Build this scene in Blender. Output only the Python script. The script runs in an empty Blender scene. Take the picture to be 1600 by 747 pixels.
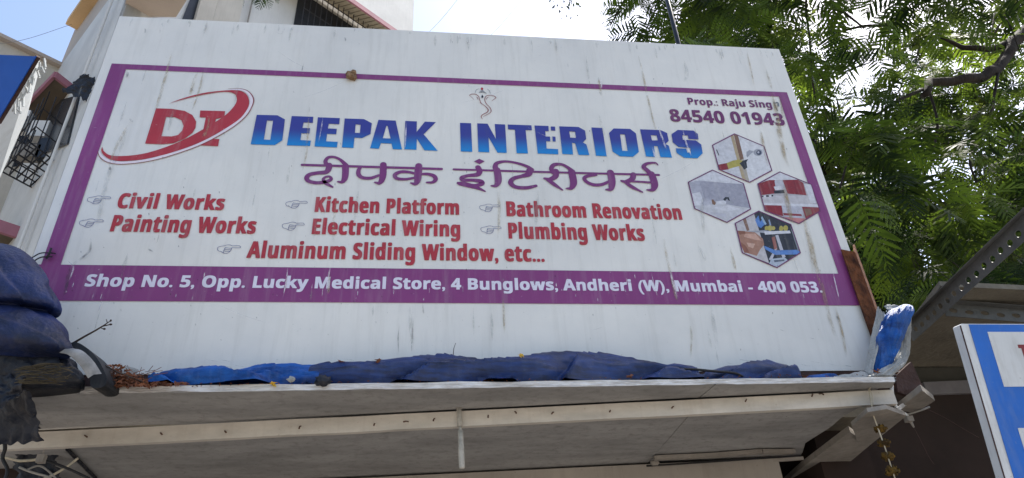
import bpy, math, random
import numpy as np
from mathutils import Vector, Matrix, noise
from mathutils.geometry import tessellate_polygon
random.seed(7); rng = np.random.default_rng(11)
S = bpy.context.scene
col = S.collection

# ------------------------------------------------------------------ camera, sky, sun, exposure
F, PITCH, ROLL, YAW = 1117.38, 0.56378, -0.0576737, 0.1384732
CAM = Vector((-0.160978, -2.251857, 1.6))
_f = Vector((math.sin(YAW)*math.cos(PITCH), math.cos(YAW)*math.cos(PITCH), math.sin(PITCH)))
_r0 = Vector((math.cos(YAW), -math.sin(YAW), 0)); _u0 = _r0.cross(_f)
RT = math.cos(ROLL)*_r0 + math.sin(ROLL)*_u0
UP = -math.sin(ROLL)*_r0 + math.cos(ROLL)*_u0
FW = _f
cd = bpy.data.cameras.new('camera'); cam = bpy.data.objects.new('camera', cd); col.objects.link(cam)
cd.sensor_width = 36; cd.lens = F/1600*36; cd.clip_start = 0.05; cd.clip_end = 2000
m = Matrix((RT, UP, -FW)).transposed().to_4x4(); m.translation = CAM
cam.matrix_world = m; S.camera = cam

SUN_EL, SUN_AZ = math.radians(60), math.radians(62)      # azimuth from +y (behind the board) towards +x
wd = bpy.data.worlds.new('World'); S.world = wd; wd.use_nodes = True
wn = wd.node_tree.nodes; bg = wn['Background']
sky = wn.new('ShaderNodeTexSky'); sky.sky_type = 'NISHITA'; sky.sun_disc = False
sky.sun_elevation = SUN_EL; sky.sun_rotation = SUN_AZ
sky.air_density = 1.0; sky.dust_density = 2.2; sky.ozone_density = 0.0
wd.node_tree.links.new(sky.outputs[0], bg.inputs[0]); bg.inputs[1].default_value = 0.15
sl = bpy.data.lights.new('sun', 'SUN'); sl.energy = 4.0; sl.angle = math.radians(0.5); sl.color = (1, .95, .87)
so = bpy.data.objects.new('sun', sl); col.objects.link(so)
sd = Vector((math.sin(SUN_AZ)*math.cos(SUN_EL), math.cos(SUN_AZ)*math.cos(SUN_EL), math.sin(SUN_EL)))
so.rotation_euler = sd.to_track_quat('Z', 'Y').to_euler(); so.location = (4, 12, 20)
S.view_settings.view_transform = 'Standard'; S.view_settings.look = 'None'
S.view_settings.exposure = 1.12; S.view_settings.gamma = 1; S.view_settings.use_curve_mapping = False
S.render.engine = 'CYCLES'; S.cycles.use_denoising = True; S.cycles.sample_clamp_indirect = 4
S.cycles.max_bounces = 8; S.cycles.transparent_max_bounces = 16

# ------------------------------------------------------------------ helpers
def ray(px, py): return (RT*((px-800)/F) - UP*((py-373.5)/F) + FW)
def at(px, py, y):
    d = ray(px, py); return CAM + d*((y-CAM.y)/d.y)
def atz(px, py, z):
    d = ray(px, py); return CAM + d*((z-CAM.z)/d.z)
def atp(px, py, P, n):
    d = ray(px, py); return CAM + d*((P-CAM).dot(n)/d.dot(n))
def bd(px, py):
    p = at(px, py, 0); return p.x, p.z

def spline(pts, n=6):
    """Catmull-Rom through tuples of any length"""
    P = [np.array(p, float) for p in pts]
    if len(P) < 3: return [tuple(p) for p in P]
    P = [2*P[0]-P[1]] + P + [2*P[-1]-P[-2]]
    out = []
    for i in range(1, len(P)-2):
        a, b, c, d = P[i-1:i+3]
        for k in range(n):
            t = k/n
            out.append(.5*((2*b)+(-a+c)*t+(2*a-5*b+4*c-d)*t*t+(-a+3*b-3*c+d)*t**3))
    out.append(P[-2]); return [tuple(p) for p in out]

class MB:
    def __init__(s): s.v = []; s.f = []; s.uv = None
    def add(s, vs, fs):
        o = len(s.v); s.v += [Vector(v) for v in vs]; s.f += [tuple(i+o for i in f) for f in fs]; return s
    def poly(s, loops):
        loops = [[Vector(p) for p in l] for l in loops]
        tr = tessellate_polygon(loops); flat = [p for l in loops for p in l]
        return s.add(flat, tr)
    def prism(s, pts, off):
        pts = [Vector(p) for p in pts]; off = Vector(off); n = len(pts)
        nr = sum(((pts[i]-pts[0]).cross(pts[(i+1) % n]-pts[0]) for i in range(n)), Vector())
        if nr.dot(off) > 0: pts = pts[::-1]
        tr = tessellate_polygon([pts]); fs = []
        for t in tr:
            nt = (pts[t[1]]-pts[t[0]]).cross(pts[t[2]]-pts[t[0]])
            if nt.dot(off) > 0: t = t[::-1]
            fs.append(tuple(t)); fs.append(tuple(i+n for i in reversed(t)))
        for i in range(n):
            j = (i+1) % n; fs.append((j, i, i+n, j+n))
        return s.add(pts+[p+off for p in pts], fs)
    def box(s, a, b):
        x0, x1 = sorted((a[0], b[0])); y0, y1 = sorted((a[1], b[1])); z0, z1 = sorted((a[2], b[2]))
        return s.prism([(x0, y0, z0), (x1, y0, z0), (x1, y1, z0), (x0, y1, z0)], (0, 0, z1-z0))
    def bar(s, a, b, w, h, up=(0, 0, 1)):
        a = Vector(a); b = Vector(b); d = (b-a).normalized(); r = d.cross(Vector(up))
        if r.length < 1e-4: r = d.cross(Vector((1, 0, 0)))
        r.normalize(); u = r.cross(d)
        q = [a+r*w/2+u*h/2, a-r*w/2+u*h/2, a-r*w/2-u*h/2, a+r*w/2-u*h/2]
        return s.prism(q, b-a)
    def tube(s, pts, r, n=8, cap=True):
        pts = [Vector(p) for p in pts]; k = len(pts)
        rs = r if isinstance(r, (list, tuple)) else [r]*k
        vs = []; fs = []; ref = None
        for i, p in enumerate(pts):
            d = (pts[min(i+1, k-1)]-pts[max(i-1, 0)]).normalized()
            if ref is None: ref = d.orthogonal().normalized()
            ref = (ref-d*ref.dot(d)).normalized(); b = d.cross(ref)
            for j in range(n):
                a = 2*math.pi*j/n; vs.append(p+(ref*math.cos(a)+b*math.sin(a))*rs[i])
        for i in range(k-1):
            for j in range(n):
                j2 = (j+1) % n; fs.append((i*n+j, i*n+j2, (i+1)*n+j2, (i+1)*n+j))
        if cap: fs += [tuple(reversed(range(n))), tuple(range((k-1)*n, k*n))]
        return s.add(vs, fs)
    def ball(s, c, rx, ry, rz, nu=12, nv=8, rough=0, seed=0):
        c = Vector(c); vs = []; fs = []
        for i in range(nv+1):
            for j in range(nu):
                t = math.pi*i/nv; a = 2*math.pi*j/nu
                d = Vector((math.sin(t)*math.cos(a), math.sin(t)*math.sin(a), math.cos(t)))
                k = 1+rough*noise.noise(d*2.2+Vector((seed, seed*.7, 0)))*1.6
                vs.append(c+Vector((d.x*rx, d.y*ry, d.z*rz))*k)
        for i in range(nv):
            for j in range(nu):
                j2 = (j+1) % nu; fs.append((i*nu+j, (i+1)*nu+j, (i+1)*nu+j2, i*nu+j2))
        return s.add(vs, fs)
    def build(s, name, mt, parent=None, smooth=False, origin=None):
        if parent is not None: o0 = wloc(parent)
        elif origin is not None: o0 = Vector(origin)
        else:
            a = np.array([tuple(v) for v in s.v]); o0 = Vector(((a[:, 0].min()+a[:, 0].max())/2, (a[:, 1].min()+a[:, 1].max())/2, a[:, 2].min()))
        me = bpy.data.meshes.new(name); me.from_pydata([tuple(v-o0) for v in s.v], [], s.f); me.update()
        if mt: me.materials.append(mt)
        if smooth: me.polygons.foreach_set('use_smooth', [True]*len(me.polygons))
        o = bpy.data.objects.new(name, me); col.objects.link(o)
        if parent is not None: o.parent = parent
        else: o.location = o0
        return o

def wloc(o):
    p = Vector(o.location)
    while o.parent: o = o.parent; p = p+Vector(o.location)
    return p
def tag(o, label=None, cat=None, group=None, kind=None):
    if label: o['label'] = label
    if cat: o['category'] = cat
    if group: o['group'] = group
    if kind: o['kind'] = kind
    return o
def thing(name, label, cat, loc, group=None):
    o = bpy.data.objects.new(name, None); o.empty_display_size = .1; col.objects.link(o); o.location = loc
    return tag(o, label, cat, group)

# ------------------------------------------------------------------ materials
def nd(nt, t, **k):
    n = nt.nodes.new(t)
    for a, b in k.items(): setattr(n, a, b)
    return n
def mat(name, c, rough=.7, var=.25, scale=6, stretch=(1, 1, 1), c2=None, spec=.3, metal=0, bump=0, bscale=40, dirt=0, dirtc=(.12, .1, .08), coat=0):
    """base colour broken up by two noises; c2 is the colour it varies to; dirt adds vertical grime runs and specks"""
    M = bpy.data.materials.new(name); M.use_nodes = True; nt = M.node_tree; L = nt.links.new
    p = nt.nodes['Principled BSDF']; p.inputs['Roughness'].default_value = rough
    p.inputs['Specular IOR Level'].default_value = spec; p.inputs['Metallic'].default_value = metal
    if coat: p.inputs['Coat Weight'].default_value = coat
    tc = nd(nt, 'ShaderNodeTexCoord'); mp = nd(nt, 'ShaderNodeMapping'); mp.inputs['Scale'].default_value = stretch
    L(tc.outputs['Object'], mp.inputs[0])
    n1 = nd(nt, 'ShaderNodeTexNoise'); n1.inputs['Scale'].default_value = scale; n1.inputs['Detail'].default_value = 8; n1.inputs['Roughness'].default_value = .65
    L(mp.outputs[0], n1.inputs['Vector'])
    r = nd(nt, 'ShaderNodeMapRange'); r.inputs[1].default_value = .35; r.inputs[2].default_value = .65; L(n1.outputs[0], r.inputs[0])
    if c2 is None: c2 = tuple(x*(1-var) for x in c[:3])
    mx = nd(nt, 'ShaderNodeMix', data_type='RGBA'); mx.inputs[6].default_value = (*c[:3], 1); mx.inputs[7].default_value = (*c2[:3], 1)
    L(r.outputs[0], mx.inputs[0]); out = mx.outputs[2]
    if dirt:
        m2 = nd(nt, 'ShaderNodeMapping'); m2.inputs['Scale'].default_value = (9, 9, .7); L(tc.outputs['Object'], m2.inputs[0])
        n2 = nd(nt, 'ShaderNodeTexNoise'); n2.inputs['Scale'].default_value = 3.2; n2.inputs['Detail'].default_value = 9; n2.inputs['Roughness'].default_value = .7
        L(m2.outputs[0], n2.inputs['Vector'])
        r2 = nd(nt, 'ShaderNodeMapRange'); r2.inputs[1].default_value = .5; r2.inputs[2].default_value = .78; r2.inputs[4].default_value = dirt; L(n2.outputs[0], r2.inputs[0])
        n3 = nd(nt, 'ShaderNodeTexNoise'); n3.inputs['Scale'].default_value = 75; n3.inputs['Detail'].default_value = 4; L(tc.outputs['Object'], n3.inputs['Vector'])
        r3 = nd(nt, 'ShaderNodeMapRange'); r3.inputs[1].default_value = .68; r3.inputs[2].default_value = .76; r3.inputs[4].default_value = min(1, dirt*1.6); L(n3.outputs[0], r3.inputs[0])
        ad = nd(nt, 'ShaderNodeMath', operation='MAXIMUM'); L(r2.outputs[0], ad.inputs[0]); L(r3.outputs[0], ad.inputs[1])
        mx2 = nd(nt, 'ShaderNodeMix', data_type='RGBA'); mx2.inputs[7].default_value = (*dirtc, 1)
        L(out, mx2.inputs[6]); L(ad.outputs[0], mx2.inputs[0]); out = mx2.outputs[2]
    L(out, p.inputs['Base Color'])
    if bump:
        nb = nd(nt, 'ShaderNodeTexNoise'); nb.inputs['Scale'].default_value = bscale; nb.inputs['Detail'].default_value = 6; L(mp.outputs[0], nb.inputs['Vector'])
        b = nd(nt, 'ShaderNodeBump'); b.inputs['Strength'].default_value = bump; b.inputs['Distance'].default_value = .02; L(nb.outputs[0], b.inputs['Height']); L(b.outputs[0], p.inputs['Normal'])
    return M
def leafmat(name, c, t, c2, t2):  # noise patches of brighter, yellower colour stand in for sunlit leaves
    M = bpy.data.materials.new(name); M.use_nodes = True; nt = M.node_tree; L = nt.links.new
    nt.nodes.remove(nt.nodes['Principled BSDF']); o = nt.nodes['Material Output']
    tc = nd(nt, 'ShaderNodeTexCoord'); n1 = nd(nt, 'ShaderNodeTexNoise'); n1.inputs['Scale'].default_value = 1.3; n1.inputs['Detail'].default_value = 5
    L(tc.outputs['Object'], n1.inputs['Vector']); r = nd(nt, 'ShaderNodeMapRange'); r.inputs[1].default_value = .42; r.inputs[2].default_value = .6; L(n1.outputs[0], r.inputs[0])
    def mix(a, b):
        x = nd(nt, 'ShaderNodeMix', data_type='RGBA'); x.inputs[6].default_value = (*a, 1); x.inputs[7].default_value = (*b, 1); L(r.outputs[0], x.inputs[0]); return x.outputs[2]
    d = nd(nt, 'ShaderNodeBsdfPrincipled'); d.inputs['Roughness'].default_value = .6; d.inputs['Specular IOR Level'].default_value = .12; L(mix(c, c2), d.inputs['Base Color'])
    tr = nd(nt, 'ShaderNodeBsdfTranslucent'); L(mix(t, t2), tr.inputs[0])
    ms = nd(nt, 'ShaderNodeMixShader'); ms.inputs[0].default_value = .37; L(d.outputs[0], ms.inputs[1]); L(tr.outputs[0], ms.inputs[2]); L(ms.outputs[0], o.inputs[0])
    return M
def stainmat(name, c, k=1.0):
    """a dried run of dirt: opaque only where its own noise and the strip's attribute say so"""
    M = bpy.data.materials.new(name); M.use_nodes = True; nt = M.node_tree; L = nt.links.new
    p = nt.nodes['Principled BSDF']; o = nt.nodes['Material Output']; p.inputs['Base Color'].default_value = (*c, 1); p.inputs['Roughness'].default_value = .9
    tc = nd(nt, 'ShaderNodeTexCoord'); mp = nd(nt, 'ShaderNodeMapping'); mp.inputs['Scale'].default_value = (1, 1, .35); L(tc.outputs['Object'], mp.inputs[0])
    n = nd(nt, 'ShaderNodeTexNoise'); n.inputs['Scale'].default_value = 55; n.inputs['Detail'].default_value = 6; n.inputs['Roughness'].default_value = .7; L(mp.outputs[0], n.inputs['Vector'])
    at_ = nd(nt, 'ShaderNodeAttribute'); at_.attribute_name = 'a'
    r = nd(nt, 'ShaderNodeMapRange'); r.inputs[1].default_value = .38; r.inputs[2].default_value = .66; L(n.outputs[0], r.inputs[0])
    r.inputs[4].default_value = k; mu = nd(nt, 'ShaderNodeMath', operation='MULTIPLY'); L(r.outputs[0], mu.inputs[0]); L(at_.outputs['Fac'], mu.inputs[1])
    t = nd(nt, 'ShaderNodeBsdfTransparent'); ms = nd(nt, 'ShaderNodeMixShader'); L(mu.outputs[0], ms.inputs[0]); L(t.outputs[0], ms.inputs[1]); L(p.outputs[0], ms.inputs[2]); L(ms.outputs[0], o.inputs[0])
    return M
def gradmat(name, c0, c1, z0, z1, dirt):
    """printed two-colour gradient (part of the lettering's ink), with the board's grime over it"""
    M = mat(name, c0, .45, 0, dirt=dirt); nt = M.node_tree; L = nt.links.new
    tc = nd(nt, 'ShaderNodeTexCoord'); sp = nd(nt, 'ShaderNodeSeparateXYZ'); L(tc.outputs['Object'], sp.inputs[0])
    r = nd(nt, 'ShaderNodeMapRange', interpolation_type='SMOOTHSTEP'); r.inputs[1].default_value = z0; r.inputs[2].default_value = z1; L(sp.outputs[2], r.inputs[0])
    mx = [n for n in nt.nodes if n.type == 'MIX'][0]
    for l in list(mx.inputs[0].links): nt.links.remove(l)
    mx.inputs[6].default_value = (*c0, 1); mx.inputs[7].default_value = (*c1, 1); L(r.outputs[0], mx.inputs[0])
    return M

M = {}
M['panel'] = mat('painted sheet', (.735, .715, .66), .4, 0, 1.3, c2=(.61, .60, .565), dirt=.24, dirtc=(.30, .28, .23), bump=.04, bscale=14)
M['panel_edge'] = mat('sheet edge', (.62, .63, .63), .5, .25, 8, dirt=.4)
M['purple'] = mat('purple ink', (.225, .045, .175), .42, .16, 3, dirt=.28, dirtc=(.42, .36, .40))
M['red'] = mat('red ink', (.42, .036, .05), .45, .16, 5, dirt=.3, dirtc=(.5, .38, .36))
M['pinkwhite'] = mat('pale ink', (.74, .66, .70), .45, .08, 5, dirt=.2, dirtc=(.4, .36, .33))
M['maroon'] = mat('maroon ink', (.15, .03, .12), .45, .2, 6, dirt=.25, dirtc=(.3, .22, .2))
M['white_ink'] = mat('white ink', (.68, .66, .75), .42, .08, 6, dirt=.25, dirtc=(.4, .33, .38))
M['navy'] = mat('navy ink', (.045, .06, .22), .5, .2, 6)
M['emb'] = mat('emblem ink', (.26, .06, .06), .5, .2, 6)
M['grey_ink'] = mat('grey ink', (.17, .19, .22), .5, .2, 6)
M['black_ink'] = mat('black ink', (.012, .014, .022), .4, .2, 6)
M['stain_tan'] = stainmat('tan run', (.42, .36, .25), .8)
M['stain_grey'] = stainmat('grey run', (.34, .35, .33), .45)
M['stain_brown'] = stainmat('brown run', (.36, .28, .16), .8)
M['stain_black'] = stainmat('black specks', (.06, .06, .06), .7)
M['scratch'] = stainmat('pale scratch', (.74, .70, .74))
M['ply'] = mat('painted soffit', (.36, .35, .338), .7, .36, 2.2, (1, 3, 3), dirt=.6, dirtc=(.1, .09, .08), bump=.1, bscale=30)
M['ledgewhite'] = mat('white painted edge', (.78, .77, .75), .6, 0, 14, (1, 3, 8), c2=(.42, .39, .36), bump=.5, bscale=40)
M['batten'] = mat('cream painted batten', (.64, .59, .52), .6, .24, 5, (1, 3, 3), dirt=.25, dirtc=(.3, .22, .15))
M['lintel'] = mat('beige lintel', (.38, .34, .295), .7, .2, 4, dirt=.3)
M['rust'] = mat('rusty steel', (.19, .07, .03), .9, 0, 22, (1, 1, .6), c2=(.03, .014, .011), bump=.8, bscale=50, dirt=.3, dirtc=(.26, .11, .05), spec=.1)
M['rust_dark'] = mat('dark rusty steel', (.075, .04, .035), .8, .5, 8, bump=.4)
M['nail'] = mat('rusty nail', (.14, .075, .05), .7, .4, 40)
M['tarp'] = mat('blue tarpaulin', (.006, .036, .17), .3, 0, 8.0, (1, 2, 6), c2=(.002, .007, .032), spec=.45, bump=.3, bscale=170, dirt=.14, dirtc=(.16, .17, .2))  # dark streaks in the colour stand in for shaded folds
M['tarp_bright'] = mat('bright blue tarpaulin', (.018, .115, .42), .45, 0, 7, (1, 2, 3), c2=(.005, .03, .13), spec=.15, bump=.3, bscale=150, dirt=.2, dirtc=(.3, .34, .4))
M['tarp_heavy'] = mat('heavy navy tarpaulin', (.009, .025, .12), .5, 0, 6, c2=(.003, .007, .028), spec=.4, bump=.25, bscale=90, dirt=.3, dirtc=(.12, .11, .11))
M['sack'] = mat('dirty white sack', (.40, .40, .38), .75, .45, 7, bump=.5, bscale=60, dirt=.5)
M['blackplastic'] = mat('black plastic', (.014, .018, .03), .45, .5, 6, bump=.5, bscale=30, dirt=.3)
M['straw'] = mat('frayed fibre', (.085, .065, .035), .9, .6, 20)
M['rubber'] = mat('rubber', (.02, .022, .026), .55, .4, 10, dirt=.3, dirtc=(.15, .13, .12))
M['twig'] = mat('dry twig', (.07, .05, .04), .9, .4, 30)
M['leafdry'] = mat('dry leaf', (.27, .10, .045), .85, 0, 20, c2=(.08, .035, .025))
M['leafyel'] = mat('yellow leaf', (.72, .46, .06), .7, .3, 20)
M['marigold'] = mat('dried marigold', (.17, .095, .015), .95, 0, 45, c2=(.04, .025, .01), bump=.6, bscale=160)
M['string'] = mat('pale string', (.55, .48, .36), .9, .3, 40)
M['cable_grey'] = mat('grey cable', (.30, .28, .25), .6, .3, 20)
M['cable_black'] = mat('black cable', (.018, .018, .02), .5, .3, 20)
M['timber'] = mat('weathered painted timber', (.30, .27, .235), .8, .3, 7, dirt=.4, bump=.3)
M['steel'] = mat('grey slotted steel', (.115, .115, .11), .55, .3, 12, dirt=.3, dirtc=(.05, .045, .04), bump=.2, metal=.3)
M['sheet'] = mat('fibre cement sheet', (.17, .15, .115), .85, .35, 5, dirt=.4, bump=.3)
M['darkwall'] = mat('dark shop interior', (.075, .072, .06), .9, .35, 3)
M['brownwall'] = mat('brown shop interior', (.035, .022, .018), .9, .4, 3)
M['bluepaint'] = mat('blue sign ink', (.012, .13, .52), .4, .2, 4, dirt=.3, dirtc=(.2, .25, .33))
M['whitesign'] = mat('white sign face', (.62, .63, .63), .45, .15, 3, dirt=.5, dirtc=(.3, .28, .25))
M['whiteframe'] = mat('white sign frame', (.66, .67, .67), .5, .15, 6, dirt=.5, dirtc=(.25, .22, .18))
M['darkred'] = mat('dark red ink', (.22, .025, .03), .45, .2, 6)
M['polepaint'] = mat('black painted pipe', (.012, .016, .022), .35, .4, 20)
M['mud'] = mat('dried mud', (.40, .26, .15), .95, 0, 40, c2=(.17, .10, .055), bump=1, bscale=90)
M['bwhite'] = mat('white rendered wall', (.66, .65, .62), .85, .2, .6, dirt=.5, dirtc=(.45, .44, .42))
M['bcream'] = mat('cream rendered wall', (.55, .51, .44), .85, .25, .6, dirt=.5, dirtc=(.34, .31, .26))
M['bbeige'] = mat('beige rendered wall', (.46, .39, .33), .85, .15, .8, dirt=.3, dirtc=(.25, .2, .17))
M['borange'] = mat('ochre concrete ledge', (.66, .45, .24), .85, .2, .8, dirt=.3, dirtc=(.3, .2, .12))
M['pinktrim'] = mat('faded maroon trim', (.36, .15, .19), .7, .2, 2)
M['brownsoffit'] = mat('brown soffit', (.13, .10, .07), .85, .3, 1, dirt=.2)
M['slat'] = mat('cream awning slat', (.56, .49, .36), .7, .15, 2, dirt=.2)
M['iron'] = mat('dark iron grille', (.025, .025, .03), .6, .4, 10)
M['glassdark'] = mat('dark window', (.03, .035, .045), .25, .4, 2)
M['pipe_green'] = mat('weathered drain pipe', (.10, .12, .11), .7, .4, 4)
M['pipe_rust'] = mat('rust stained pipe', (.42, .27, .13), .8, .4, 4)
M['bluesign'] = mat('blue awning sheet', (.014, .10, .46), .5, 0, 3, c2=(.01, .075, .36), dirt=.12, dirtc=(.1, .16, .35))
M['awnside'] = mat('grey green awning side', (.40, .43, .44), .6, .15, 3, dirt=.3)
M['bark'] = mat('dark bark', (.03, .022, .017), .9, .5, 8, (1, 1, .4), bump=.8, bscale=25)
M['ground'] = mat('dusty paved ground', (.34, .31, .27), .95, .25, .7, bump=.2, dirt=.1)
M['road'] = mat('asphalt', (.07, .07, .07), .9, .3, 1.5, bump=.3)
M['kerb'] = mat('kerb stone', (.33, .32, .30), .9, .3, 3, bump=.2)
M['leaf_a'] = leafmat('pinnate leaf', (.010, .021, .008), (.022, .045, .009), (.025, .045, .008), (.22, .33, .028))
M['leaf_b'] = leafmat('broad leaf', (.014, .026, .010), (.035, .06, .014), (.025, .042, .012), (.24, .30, .05))

# ------------------------------------------------------------------ the ground
g = MB().box((-60, -60, -.4), (60, 90, 0)); tag(g.build('ground', M['ground'], origin=(0, 0, 0)), kind='structure')
rd = MB().poly([[(-60, -12, .004), (60, -12, .004), (60, -5.2, .004), (-60, -5.2, .004)]]); tag(rd.build('road', M['road'], origin=(0, -8, 0)), kind='structure')
pv = MB().box((-60, -5.2, 0), (60, -5.0, .12)); tag(pv.build('kerb', M['kerb'], origin=(0, -5.1, 0)), kind='structure')

# ------------------------------------------------------------------ the shop under the board
Z0 = at(700, 607, -.12).z                     # underside of the ledge
def zl(px, py, z=Z0): return atz(px, py, z)
fl, fr = zl(-60, 618), zl(1398, 597)          # front lower edge of the ledge
bl, br = zl(-60, 678), zl(1394, 606)          # top of the batten
skew = (br-bl).normalized(); back = Vector((-skew.y, skew.x, 0))
BH = .056; Z1 = Z0-BH
lin_l, lin_r = atz(-60, 775, Z1), atz(1215, 714, Z1)
lback = (lin_r-lin_l).normalized()

shop = thing('shop_building', 'small shop with beige lintel and dark open front below the white signboard', 'shop', (0, .6, 0))
b = MB()
for x in (-1.75, 1.42):
    b.box((x, .5, 0), (x+.22, 3.0, Z0+.039))
b.box((-1.75, 3.0, 0), (1.64, 3.2, Z1+.3))
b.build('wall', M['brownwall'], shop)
b = MB(); p0 = lin_l+Vector((0, 0, -.004)); p1 = lin_r+Vector((0, 0, -.004))
b.prism([p0, p1, p1+Vector((0, 0, -.34)), p0+Vector((0, 0, -.34))], Vector((-lback.y, lback.x, 0))*.12)
b.build('lintel', M['lintel'], shop)
b = MB()                                       # roof slab behind the board
b.box((-1.7, .33, Z0+.04), (1.62, 3.2, Z0+.14)); b.build('roof', M['sheet'], shop)

can = thing('shop_canopy', 'grey plywood canopy ledge with cream nailed batten under the white signboard', 'canopy', (0, 0, Z0))
# ledge board: soffit sheet up to the batten, white chipped edge in front
pts = [fl, fr, br+Vector((0, .0, 0)), bl]
jo = [zl(1052, 597), zl(1015, 622)]; jo2 = [zl(1118, 596), zl(1094, 618)]
def lerp(a, b, t): return a+(b-a)*t
def onfront(px, py):                           # point on the ledge front edge line nearest to a pixel
    q = zl(px, py); t = (q-fl).dot((fr-fl).normalized())/(fr-fl).length; return lerp(fl, fr, t)
def onback(px, py):
    q = zl(px, py); t = (q-bl).dot((br-bl).normalized())/(br-bl).length; return lerp(bl, br, t)
ja, jb = onfront(1120, 597), onback(1092, 622)
b = MB(); b.prism([fl, ja, jb, bl], (0, 0, .012)); b.build('soffit_panel', M['ply'], can)
b = MB(); g_ = Vector((.004, 0, 0)); b.prism([ja+g_, fr, br, jb+g_], (0, 0, .012)); b.build('soffit_panel', M['ply'], can)
# chipped white front edge: strip with uneven lower line, standing 3 mm proud
b = MB(); N = 90; fd = (fr-fl).normalized(); out = Vector((fd.y, -fd.x, 0))
vs = []
for i in range(N+1):
    t = i/N; p = lerp(fl, fr, t); ch = max(0, noise.noise(Vector((t*26, 3, 1))))*.006*(2.2 if t < .22 else 1)
    h = .021-.004*t+noise.noise(Vector((t*19, 1, 7)))*.003
    vs += [p+out*.003+Vector((0, 0, ch-.001)), p+out*(.004+.002*noise.noise(Vector((t*60, 0, 0))))+Vector((0, 0, h)), p-out*.02+Vector((0, 0, h+.002)), p-out*.02+Vector((0, 0, .0125))]
fs = []
for i in range(N):
    a = i*4; c = a+4
    fs += [(a, c, c+1, a+1), (a+1, c+1, c+2, a+2), (a+2, c+2, c+3, a+3), (a+3, c+3, c, a)]
b.add(vs, fs); b.build('front_edge', M['ledgewhite'], can)
b = MB(); b.prism([fl-out*.021+Vector((0, 0, .0125)), fr-out*.021+Vector((0, 0, .0125)), fr+Vector((0, .5, .0125)), fl+Vector((0, .3, .0125))], (0, 0, .012)); b.build('top_board', M['ply'], can)
# batten
b = MB(); wob = []
def battpt(t, top):
    p = lerp(bl+(br-bl)*.035, br, t); n1 = noise.noise(Vector((t*14, 0, 5)))*.0022
    return p+Vector((0, 0, -.0065+n1*.6 if top else -BH+n1-.004*(1-t)))
NB = 40; top = [battpt(i/NB, True) for i in range(NB+1)]; bot = [battpt(i/NB, False) for i in range(NB+1)]
bk = Vector((-skew.y, skew.x, 0))*.022
vs = top+bot+[p+bk for p in top]+[p+bk for p in bot]; n = NB+1; fs = []
for i in range(NB):
    fs += [(i+n, i+1+n, i+1, i), (i, i+1, i+1+2*n, i+2*n), (i+3*n, i+1+3*n, i+1+n, i+n), (i+2*n, i+1+2*n, i+1+3*n, i+3*n)]
fs += [(0, 2*n, 3*n, n), (n-1, 2*n-1, 4*n-1, 3*n-1)]
b.add(vs, fs); b.build('batten', M['batten'], can)
bn = Vector((skew.y, -skew.x, 0))
for i, (px, py, dx, dy) in enumerate([(135, 682, 8, 5), (253, 678, 6, 5), (353, 675, 5, 5), (470, 668, 0, 6), (586, 664, 0, 5), (636, 660, -5, 3), (679, 656, -1, 6), (763, 651, 0, 6), (805, 645, 2, 5), (864, 646, -3, 5), (953, 643, -2, 5), (1051, 637, -4, 5), (1165, 626, -4, 6), (1268, 618, -4, 6), (1281, 617, 3, 4)]):
    a = atp(px-dx/2, py-dy/2, bl, bn)+bn*.002; c = atp(px+dx/2*1.6, py+dy/2*1.6, bl, bn)+bn*.022
    b = MB(); b.tube([a-bn*.006, lerp(a, c, .5)+bn*.004, c], [.0018, .0022, .0028], 6); b.build('nail', M['nail'], can)
# inner soffit behind the batten, two sheets
ib = lambda px, py: atz(px, py, Z1-.001)
e0, e1 = bot[0]+bk, bot[-1]+bk
for p in (e0, e1): p.z = Z1+.006
q0 = atz(1079, 648, Z1); q1 = atz(1018, 716, Z1)
tq = (q0-e0).dot((e1-e0).normalized())/(e1-e0).length; qf = lerp(e0, e1, tq)
tl = (q1-lin_l).dot(lback); qb = lin_l+lback*tl
L0 = Vector((lin_l.x, lin_l.y, Z1+.006)); B_ = Vector((-lback.y, lback.x, 0))*.1
qb = Vector((qb.x, qb.y, Z1+.006))
b = MB(); b.prism([e0, qf, qb+B_*.4, L0+B_*.4], (0, 0, .012)); b.build('soffit_panel', M['ply'], can)
rp = [lerp(qf, e1, .86)] + [atz(x+random.uniform(-4, 4), y+random.uniform(-3, 3), Z1+.006) for x, y in [(1322, 652), (1312, 658), (1300, 668), (1290, 676), (1278, 684), (1262, 696), (1255, 706)]] + [atz(1250, 714, Z1+.006)]
b = MB(); gap = Vector((.006, 0, .003)); b.prism([qf+gap]+[Vector((p.x, p.y, Z1+.009)) for p in rp]+[Vector((qb.x+.006, qb.y+.01, Z1+.009))], (0, 0, .012)); b.build('soffit_panel', M['ply'], can)
# splintered trim strips along the back of the inner soffit
def strip(pix, z, w, h, mt, nm='trim_strip'):
    b = MB(); pp = [atz(x, y, z) for x, y in pix]
    for a, c in zip(pp[:-1], pp[1:]): b.bar(a, c, w, h)
    return b.build(nm, mt, can)
strip([(1022, 716), (1110, 712), (1190, 706), (1240, 706)], Z1-.004, .028, .014, M['timber'])
strip([(880, 737), (1010, 731), (1100, 728), (1255, 716)], Z1-.012, .012, .012, M['lintel'])
strip([(1010, 728), (1060, 725), (1252, 712)], Z1-.02, .006, .006, M['cable_black'], 'cable_run')
b = MB(); c = atz(1023, 723, Z1-.012); b.ball(c, .02, .012, .012, 10, 6, .3); b.build('putty_lump', M['timber'], can, True)
b = MB(); b.tube([atz(105, 702, Z1-.001), atz(150, 748, Z1-.001)], .006, 6); b.build('joint_strip', M['blackplastic'], can)
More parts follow.
